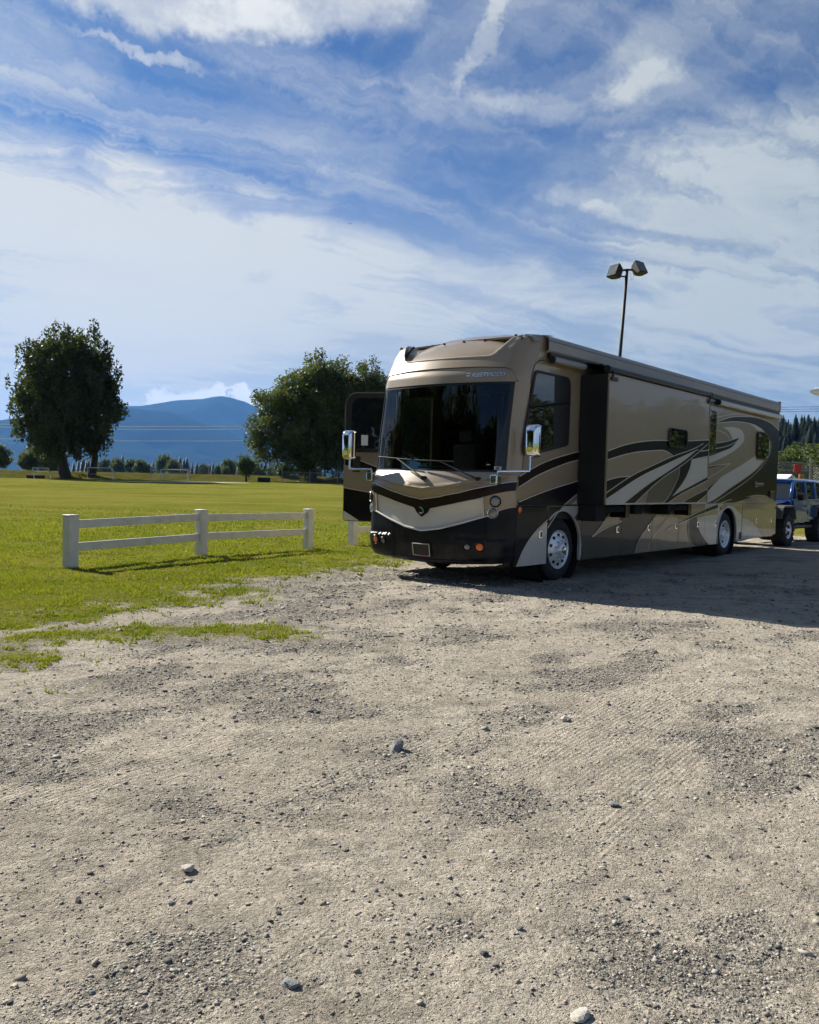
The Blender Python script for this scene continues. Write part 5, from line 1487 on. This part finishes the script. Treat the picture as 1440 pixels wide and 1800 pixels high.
# ------------------------------------------------------------------ floodlight mast behind the coach
mast = empty('floodlight_mast', (8.12, 35, 0)); tag(mast, 'black leaning pole with two floodlights behind the motorhome', 'floodlight')
top = Vector((.80, 0, 10.62)); mid_ = Vector((.62, 0, 7.0))
MB().tube([(.27, 0, -.2), mid_, top], [.085, .075, .065], 12).build('pole', 'pole_black', mast, smooth=True)
MB().tube([top + Vector((-.34, 0, .0)), top + Vector((0, 0, .05)), top + Vector((.3, .0, .05))], .045, 8).build('cross_arm', 'pole_black', mast)
MB().tube([top + Vector((-.30, 0, -.22)), top + Vector((0, 0, -.25))], .035, 8).build('cross_arm', 'pole_black', mast)
def flood(c, yaw, tilt, cap):
    M = Matrix.Translation(c) @ Matrix.Rotation(yaw, 4, 'Z') @ Matrix.Rotation(tilt, 4, 'X')
    b_ = []
    rows = []
    for y, sx, sz in ((-.20, .26, .27), (-.15, .27, .28), (.10, .22, .23), (.24, .13, .15)):
        rows.append([M @ Vector(p) for p in ((-sx, y, -sz), (sx, y, -sz), (sx, y, sz), (-sx, y, sz), (-sx, y, -sz))])
    mb = MB().grid(rows); mb.add(rows[-1][:4], [(0, 1, 2, 3)])
    h = mb.build('lamp_head', 'lamp_housing', mast, bevel=.01, seg=1)
    MB().box((-.245, -.205, -.255), (.245, -.185, .255), M).build('lamp_glass', 'lamp_glass', h)
    MB().lathe([(-.02, .13), (.02, .11)], (0, 0, 0), 'y', 16, close=True)
    if cap: MB().tube([M @ Vector((.0, .02, .26)), M @ Vector((.0, .02, .40))], .06, 8).build('lamp_cap', 'lamp_housing', h)
flood(top + Vector((-.47, .0, -.08)), R(-58), R(-24), False)
flood(top + Vector((.48, .0, .08)), R(38), R(-28), True)
MB().tube([top + Vector((.12 + .2 * k / 8, -.02, -.02 - .38 * math.sin(math.pi * k / 8))) for k in range(9)], .010, 5).build('cable', 'wire_grey', mast)

# lamp whose head just enters the picture at the right
lp = empty('street_lamp', (16.2, 30.3, 0)); tag(lp, 'pale lamp head poking in at the right edge', 'street lamp')
MB().tube([(0, 0, 0), (0, 0, 5.3)], [.08, .06], 12).build('pole', 'galvanised', lp)
MB().tube([(0, 0, 5.25), (-.7, -.1, 5.35), (-1.15, -.15, 5.22)], .03, 8).build('arm', 'galvanised', lp)
MB().lathe([(-.34, .02), (-.30, .07), (-.12, .14), (.10, .15), (.14, .08)], (-1.36, -.2, 5.17), 'x', 16, close=True).build('lamp_head', 'shed_white', lp, auto=40)

# ------------------------------------------------------------------ overhead wires
def wire(p0, p1, sag, r, mat, label):
    n = 16; P0v, P1v = Vector(p0), Vector(p1)
    pts = [P0v.lerp(P1v, k / n) - Vector((0, 0, sag * 4 * (k / n) * (1 - k / n))) for k in range(n + 1)]
    tag(MB().tube(pts, r, 4).build('power_line', mat), label, 'wire', 'overhead power lines')
for z, lab in ((21.6, 'top pale power line across the mountain'), (20.2, 'second pale power line across the mountain'), (14.6, 'lowest pale power line across the mountain')):
    wire((-330, 400, z + 6), (70, 400, z + 14), 7, .13, 'wire_grey', lab)
for z, lab in ((41.8, 'uppermost dark power line at the right edge'), (40.7, 'middle dark power line at the right edge'), (39.6, 'lowest dark power line at the right edge')):
    wire((60, 400, z - 3), (330, 400, z + 8), 2, .09, 'wire_dark', lab)

bz_ = MB()
bz_.tube([(0, -.14, 0), (0, -.05, .02), (0, .1, .0), (0, .2, -.01)], [.01, .05, .045, .01], 6)
bz_.add([(0, .05, .02), (-.3, .02, .14), (-.45, -.05, .08), (0, -.06, .02), (.3, .02, .14), (.45, -.05, .08)], [(0, 1, 2, 3), (0, 3, 5, 4)])
bo = bz_.build('bird', 'bird'); bo.scale = (.5, .5, .8); bo.location = (-6.4, 80, 26.1); tag(bo, 'tiny dark bird high in the sky', 'bird')

# ------------------------------------------------------------------ blue off-road car towed behind
JEEP = empty('off_road_car', (10.42, 22.68, 0), R(90) - R(42.5))
tag(JEEP, 'bright blue boxy off-road car with big black tyres behind the motorhome', 'car')
# local x back from the front axle, y to its far side, z up; near face at y = 0
def jb(name, a, b_, mat, bevel=.02, parent=JEEP): return MB().box(a, b_).build(name, mat, parent, bevel=bevel, seg=3)
JW = 1.62
tub = MB().prism([(.55, .62), (2.30, .62), (2.45, .95), (2.62, 1.12), (3.35, 1.12), (3.52, .95), (3.60, .72), (3.95, .72), (3.98, 1.30), (.62, 1.30), (.52, 1.24)], .06, JW - .06).build('body', 'jeep_blue', JEEP, bevel=.02, seg=2)
hd = MB()
hd.grid([[(u, y, z + .035 * math.cos((y - JW / 2) / (JW / 2) * 1.3)) for y in np.linspace(.14 + .06 * (1 - s), JW - .14 - .06 * (1 - s), 13)] for u, z, s in ((-.62, 1.08, 0), (-.55, 1.14, .1), (-.1, 1.19, .5), (.40, 1.23, .9), (.62, 1.25, 1))])
hood_j = hd.build('hood', 'jeep_blue', JEEP, auto=40, solid=.03)
MB().box((-.60, .24, .72), (.60, JW - .24, 1.10)).build('engine_bay', 'jeep_blue', JEEP, bevel=.02)
gr = jb('grille', (-.68, .20, .68), (-.60, JW - .20, 1.10), 'jeep_blue', .03)
for k in range(7):
    y = JW / 2 + (k - 3) * .105
    jb('grille_slot', (-.692, y - .03, .76), (-.674, y + .03, 1.02), 'trim_black', .012, gr)
for y in (.33, JW - .33):
    MB().lathe([(-.70, .105), (-.715, .10), (-.72, .06), (-.722, .005)], (0, y, .92), 'x', 20).build('headlight', 'lens_clear', JEEP, auto=40)
bmp = jb('bumper', (-.98, .02, .56), (-.74, JW - .02, .74), 'trim_black', .03)
jb('winch_mount', (-.9, .55, .74), (-.72, JW - .55, .80), 'trim_black', .01, bmp)
# windscreen frame and panes
def quadbox(name, p, mat, parent, th=.02, inset=0.0):
    c = sum((Vector(q) for q in p), Vector()) / 4; P = [c + (Vector(q) - c) * (1 - inset) for q in p]
    n = (P[1] - P[0]).cross(P[3] - P[0]).normalized() * th
    return MB().add([tuple(q) for q in P] + [tuple(q + n) for q in P], [(0, 1, 2, 3), (7, 6, 5, 4), (0, 4, 5, 1), (1, 5, 6, 2), (2, 6, 7, 3), (3, 7, 4, 0)]).build(name, mat, parent)
wsf = MB()
a_, b_, c_, d_ = Vector((.60, .10, 1.27)), Vector((.60, JW - .10, 1.27)), Vector((.93, JW - .16, 1.80)), Vector((.93, .16, 1.80))
for p, q, r_ in ((a_, d_, .045), (b_, c_, .045), (d_, c_, .05), (a_, b_, .04)): wsf.tube([p, q], r_, 8)
wsf = wsf.build('windshield_frame', 'jeep_blue', JEEP, smooth=True)
quadbox('windshield', [(.62, .13, 1.29), (.62, JW - .13, 1.29), (.92, JW - .19, 1.77), (.92, .19, 1.77)], 'window_glass', wsf, .006)
# hard top with window openings on the near and far sides
rp_ = [(.16, 1.80), (.22, 1.86), (.40, 1.885), (JW - .40, 1.885), (JW - .22, 1.86), (JW - .16, 1.80)]
MB().grid([[(u, y, z + dz) for y, z in rp_] for u, dz in ((.86, -.035), (1.0, 0), (2.4, .015), (3.6, .0), (3.92, -.03), (3.97, -.10))]).build('hard_top', 'jeep_blue', JEEP, auto=40, solid=.04)
for sy in (0, 1):
    y0 = .10 if not sy else JW - .10; y1 = .18 if not sy else JW - .18
    sg_ = -1 if not sy else 1
    for (u0, u1, nm) in ((.98, 1.05, 'pillar'), (1.83, 1.97, 'pillar'), (2.70, 2.86, 'pillar'), (3.84, 3.97, 'pillar')):
        quadbox(nm, [(u0, y0, 1.29), (u1, y0, 1.29), (u1, y1, 1.82), (u0, y1, 1.82)], 'jeep_blue', JEEP, .05 * -sg_ * -1 if sy else .05)
    for (u0, u1, nm) in ((.78, 1.92, 'side_window'), (1.92, 2.78, 'side_window'), (2.78, 3.92, 'rear_side_window')):
        t0 = u0 + (.22 if u0 < .8 else 0)
        quadbox(nm, [(u0, y0 - sg_ * .012, 1.30), (u1, y0 - sg_ * .012, 1.30), (u1, y1 - sg_ * .012, 1.80), (t0, y1 - sg_ * .012, 1.80)], 'window_glass', JEEP, .006)
    yy = .055 if not sy else JW - .055
    for (u0, u1) in ((.64, 1.86), (1.88, 2.74)):
        dr = MB().prism(round_poly([(u0, .70), (u1 - (.10 if u0 > 1.5 else 0), .70), (u1, .95), (u1, 1.29), (u0, 1.29)], .07), yy + sg_ * .0, yy + sg_ * .035).build('door', 'jeep_blue', JEEP, bevel=.008, seg=1)
        MB().box((u1 - .24, min(yy + sg_ * .036, yy + sg_ * .066), 1.08), (u1 - .08, max(yy + sg_ * .036, yy + sg_ * .066), 1.12)).build('door_handle', 'trim_black', dr, bevel=.008)
        MB().box((u0 + .0, min(yy + sg_ * .036, yy + sg_ * .05), .86), (u0 + .06, max(yy + sg_ * .036, yy + sg_ * .05), .95)).build('hinge', 'trim_black', dr)
    fa = MB().prism(round_poly([(.72, 1.27), (.98, 1.27), (.96, 1.48), (.74, 1.48)], .04), yy + sg_ * .10, yy + sg_ * .26).build('door_mirror', 'trim_black', JEEP, bevel=.02)
    # louvred strip at the tail
    for k in range(5): MB().box((3.25, min(y0 + sg_ * .0, y0 + sg_ * .02) + (.03 if not sy else -.03), 1.38 + k * .075), (3.80, max(y0, y0 + sg_ * .02) + (.03 if not sy else -.03), 1.405 + k * .075)).build('louvre', 'trim_black', JEEP)
    # flat flares
    for c in (0.0, 2.98):
        pts_ = [(c - .62, .78), (c - .52, 1.06), (c - .38, 1.12), (c + .36, 1.12), (c + .52, 1.0), (c + .62, .74)]
        outer = [(x, -.08 if not sy else JW + .08, z) for x, z in pts_]; inner_ = [(x, .25 if not sy else JW - .25, z + .03) for x, z in pts_]
        MB().grid([outer, inner_]).build('fender_flare', 'flare_grey', JEEP, auto=25, solid=.04)
    MB().tube([(.62, yy + sg_ * .02, .50), (2.30, yy + sg_ * .02, .50)], .045, 8).build('rock_slider', 'trim_black', JEEP)
    for u in (.9, 1.5, 2.1): MB().tube([(u, yy + sg_ * .02, .50), (u + .12, yy - sg_ * .2, .62)], .025, 6).build('slider_bracket', 'trim_black', JEEP)
for (u, y, s) in ((0, .06, 0), (2.98, .06, 0), (0, JW - .06, 1), (2.98, JW - .06, 1)):
    w = empty('wheel', (u, y, .445), math.pi if s else 0, JEEP)
    tr_ = MB().lathe([(.24, .20), (.24, .38), (.22, .43), (.18, .445), (-.10, .445), (-.13, .43), (-.15, .38), (-.14, .28), (-.12, .235)], (0, 0, 0), 'y', 36).build('tyre', 'tyre', w, auto=40)
    for k in range(22):
        a = 2 * math.pi * k / 22; M = Matrix.Rotation(a, 4, 'Y')
        MB().box((.425, -.15 + .02 * (k % 2), -.035), (.462, -.03, .035), M).box((.425, .06, -.06), (.462, .20 - .02 * (k % 2), .01), M).build('tread_lug', 'tyre', tr_)
    rm = MB().lathe([(-.13, .24), (-.125, .225), (-.09, .21), (-.07, .08), (-.09, .06), (-.095, .01)], (0, 0, 0), 'y', 30).build('rim', 'wheel_alloy', w, auto=40)
    for k in range(5):
        a = 2 * math.pi * (k + .5) / 5
        MB().lathe([(-.092, .05), (-.07, .05)], (.145 * math.cos(a), -.01, .145 * math.sin(a)), 'y', 12, close=True).build('spoke_gap', 'underbody', rm)
MB().box((-.5, .4, .50), (3.9, JW - .4, .62)).build('chassis', 'underbody', JEEP)
sp_ = MB().lathe([(.0, .18), (.0, .40), (.05, .43), (.20, .43), (.24, .38), (.24, .18)], (4.0, JW / 2, 1.0), 'x', 30, close=True).build('spare_tyre', 'tyre', JEEP, auto=40)
MB().tube([(-.95, JW / 2, .58), (-1.5, JW / 2, .56)], .04, 8).build('tow_bar', 'trim_black', JEEP)

# ------------------------------------------------------------------ loose stones
def stone_mesh(seed, flat=.6):
    r = np.random.default_rng(seed)
    bm = bmesh.new(); bmesh.ops.create_icosphere(bm, subdivisions=2, radius=1)
    ax = r.normal(size=(10, 3)); ax /= np.linalg.norm(ax, axis=1)[:, None]; cut = r.uniform(.45, .85, 10)
    for v in bm.verts:
        p = np.array(v.co)
        for a, c in zip(ax, cut):
            d = p @ a
            if d > c: p = p - a * (d - c) * .9
        p += r.normal(size=3) * .05
        v.co = Vector((p[0], p[1], p[2] * flat))
    me = bpy.data.meshes.new('stone'); bm.to_mesh(me); bm.free()
    return me
plain('stone_grey', (0.23, 0.235, 0.235), .9, var=.3, scale=14, bump=.5, bscale=40)
plain('stone_pale', (0.50, 0.47, 0.40), .9, var=.2, scale=14, bump=.5, bscale=40)
plain('stone_dark', (0.085, 0.085, 0.085), .9, var=.3, scale=14, bump=.5, bscale=40)
def stone(i, x, y, r, mat, label, group=None, flat=.62):
    me = stone_mesh(i, flat); me.materials.append(MATS[mat])
    o = bpy.data.objects.new('stone', me); COL.objects.link(o)
    o.location = (x, y, gz(x, y) + r * flat * .45); o.scale = (r * 1.15, r * .9, r); o.rotation_euler = (0, 0, i * 2.1)
    tag(o, label, 'stone', group)
stone(1, -.04, 4.67, .052, 'stone_grey', 'largest grey stone, alone in the middle of the lot', None, .95)
stone(2, 1.05, 5.30, .038, 'stone_pale', 'pale rounded stone right of and beyond the largest one')
stone(3, -.84, 3.18, .030, 'stone_pale', 'pale stone low at the left of the lot')
stone(4, 1.02, 3.90, .026, 'stone_grey', 'flat grey stone right of the middle of the lot')
stone(5, .54, 2.34, .04, 'stone_pale', 'broad whitish stone sunk in the dirt at the bottom edge', None, .35)
stone(6, -.33, 2.45, .032, 'stone_grey', 'flat slab-like stone throwing a dark shadow near the bottom', None, .35)
for i, (x, y) in enumerate([(.46, 3.02), (.42, 2.78), (0.0, 2.99), (-.41, 3.16), (.28, 2.63), (-.91, 2.39), (-1.13, 2.34), (-.97, 4.49), (-.41, 4.22), (-.09, 3.02), (1.05, 3.27), (.82, 3.28), (1.3, 3.43), (2.09, 5.2), (.85, 3.03), (.23, 2.73), (-.43, 2.85), (-.83, 2.93), (-1.17, 2.93), (-.76, 2.4), (-.11, 2.94)]):
    stone(20 + i, x, y, .008 + .009 * ((i * 37) % 10) / 10, ('stone_dark', 'stone_grey', 'stone_dark', 'stone_pale')[i % 4], 'small loose stone lying on the bare dirt of the lot', 'small loose stones on the lot', .6)

# pebbles and grit: far too many to count
def pebbles():
    m, g, b = material('pebble'); a = g.n('ShaderNodeAttribute'); a.attribute_name = 'col'
    g.put(b.inputs['Base Color'], a.outputs['Color']); setp(b, rough=.9, spec=.2)
    rs = np.random.default_rng(8)
    N = 300000
    Y = 1.4 * (15 / 1.4) ** rs.random(N); X = (rs.random(N) - .5) * 1.5 * (Y + .8)
    pm = patch_mask(X, Y); gm = grass_mask(X, Y)
    loose = fbm(X, Y, 77, 2.2, 3)
    keep = rs.random(N) < (.16 + .60 * pm + .22 * sstep(.50, .72, loose)) * (1 - .85 * gm)
    X, Y, pm = X[keep], Y[keep], pm[keep]; n = len(X)
    size = (.0013 + .00060 * Y) * np.exp(rs.normal(0, .48, n)); big = rs.random(n) < .012; size[big] *= 1.5
    base = np.array([(-1, -1, -1), (1, -1, -1), (1, 1, -1), (-1, 1, -1), (-1, -1, 1), (1, -1, 1), (1, 1, 1), (-1, 1, 1)], float)
    f = np.array([(0, 3, 2, 1), (4, 5, 6, 7), (0, 1, 5, 4), (1, 2, 6, 5), (2, 3, 7, 6), (3, 0, 4, 7)])
    P = base[None] * rs.uniform(.45, 1.0, (n, 8, 3)) * np.array([1.15, .85, .42])
    a = rs.uniform(0, 6.28, n); c, s = np.cos(a)[:, None], np.sin(a)[:, None]
    t = rs.normal(0, .35, n); ct, st = np.cos(t)[:, None], np.sin(t)[:, None]
    x, y, z = P[..., 0], P[..., 1], P[..., 2]
    y, z = y * ct - z * st, y * st + z * ct
    x, y = x * c - y * s, x * s + y * c
    P = np.stack([x, y, z], -1) * size[:, None, None]
    P[..., 0] += X[:, None]; P[..., 1] += Y[:, None]; P[..., 2] += (ground_h(X, Y) + size * .06)[:, None]
    F = (f[None] + (np.arange(n) * 8)[:, None, None]).reshape(-1, 4)
    k = rs.random(n)
    grey = np.array([.10, .097, .09]) + (rs.random(n) ** 1.8)[:, None] * np.array([.36, .335, .29])
    tan_ = np.array([.24, .21, .165]) + rs.random(n)[:, None] * np.array([.20, .18, .145])
    col = np.where((k < .45 + .45 * pm)[:, None], grey, tan_)
    o = np_mesh('gravel_pebbles', P.reshape(-1, 3), F, 'pebble', attr={'col': np.repeat(col, 8, 0)})
    tag(o, 'grey and tan gravel scattered over the lot', 'gravel', kind='stuff')
    return n
NP = pebbles()

# short grass, thick on the turf and thin where it creeps into the gravel
def blades():
    rs = np.random.default_rng(9)
    N = 520000
    Y = 5.6 * (34 / 5.6) ** rs.random(N); X = -.62 * Y + rs.random(N) * (.62 + .40) * Y
    gm = grass_mask(X, Y); tuft = fbm(X, Y, 31, 3.0, 3); fine = fbm(X, Y, 61, 9.0, 2)
    keep = rs.random(N) < sstep(.25, 1.0, gm + (fine - .5) * 1.5 * np.minimum(1, gm * 2.5)) * (.30 + .9 * sstep(.35, .65, tuft)) * (1 - .95 * sstep(15, 33, Y))
    weeds = rs.random(N) < .030 * sstep(1.9, .3, np.interp(Y, EDGE_Y, EDGE_X) * -1 + X) * sstep(.5, .7, fine)
    keep |= weeds & (X < -.3)
    X, Y, tuft = X[keep], Y[keep], tuft[keep]; n = len(X)
    h = (.012 + .0014 * Y) * rs.uniform(.5, 1.5, n) * (.55 + .9 * tuft); w = (.0035 + .0008 * Y) * rs.uniform(.7, 1.3, n)
    a = rs.uniform(0, 6.28, n); lean = rs.normal(0, .45, (n, 2)) * h[:, None]
    Z = ground_h(X, Y) + field_h(X, Y) + .012
    b0 = np.c_[X - np.cos(a) * w, Y - np.sin(a) * w, Z - .01]; b1 = np.c_[X + np.cos(a) * w, Y + np.sin(a) * w, Z - .01]
    t = np.c_[X + lean[:, 0], Y + lean[:, 1], Z + h]
    V = np.stack([b0, b1, t], 1).reshape(-1, 3); F = np.arange(3 * n).reshape(-1, 3)
    o = np_mesh('grass', V, F, 'grass_blade'); tag(o, 'short sunlit grass of the field and lot edge', 'grass', kind='stuff')
    return n
NB = blades()
print('PEBBLES', NP, 'BLADES', NB, 'TRIS', sum(len(o.data.polygons) * 2 for o in bpy.data.objects if o.type == 'MESH'), 'UNIQUE', sum(len(m.polygons) * 2 for m in bpy.data.meshes))

# the air itself
def build_haze():
    m = bpy.data.materials.new('haze_air'); m.use_nodes = True; MATS['haze_air'] = m
    nt = m.node_tree; nt.nodes.clear()
    out = nt.nodes.new('ShaderNodeOutputMaterial'); v = nt.nodes.new('ShaderNodeVolumePrincipled')
    v.inputs['Color'].default_value = (0.17, 0.44, 1.0, 1)
    v.inputs['Density'].default_value = HAZE
    v.inputs['Anisotropy'].default_value = 0.2
    nt.links.new(v.outputs[0], out.inputs['Volume'])
    o = MB().box((-13500, -6500, -2.0), (13500, 13500, 1000)).build('haze', 'haze_air')
    tag(o, 'thin blue air over the whole valley', kind='stuff')
HAZE = 0.52e-4
build_haze()
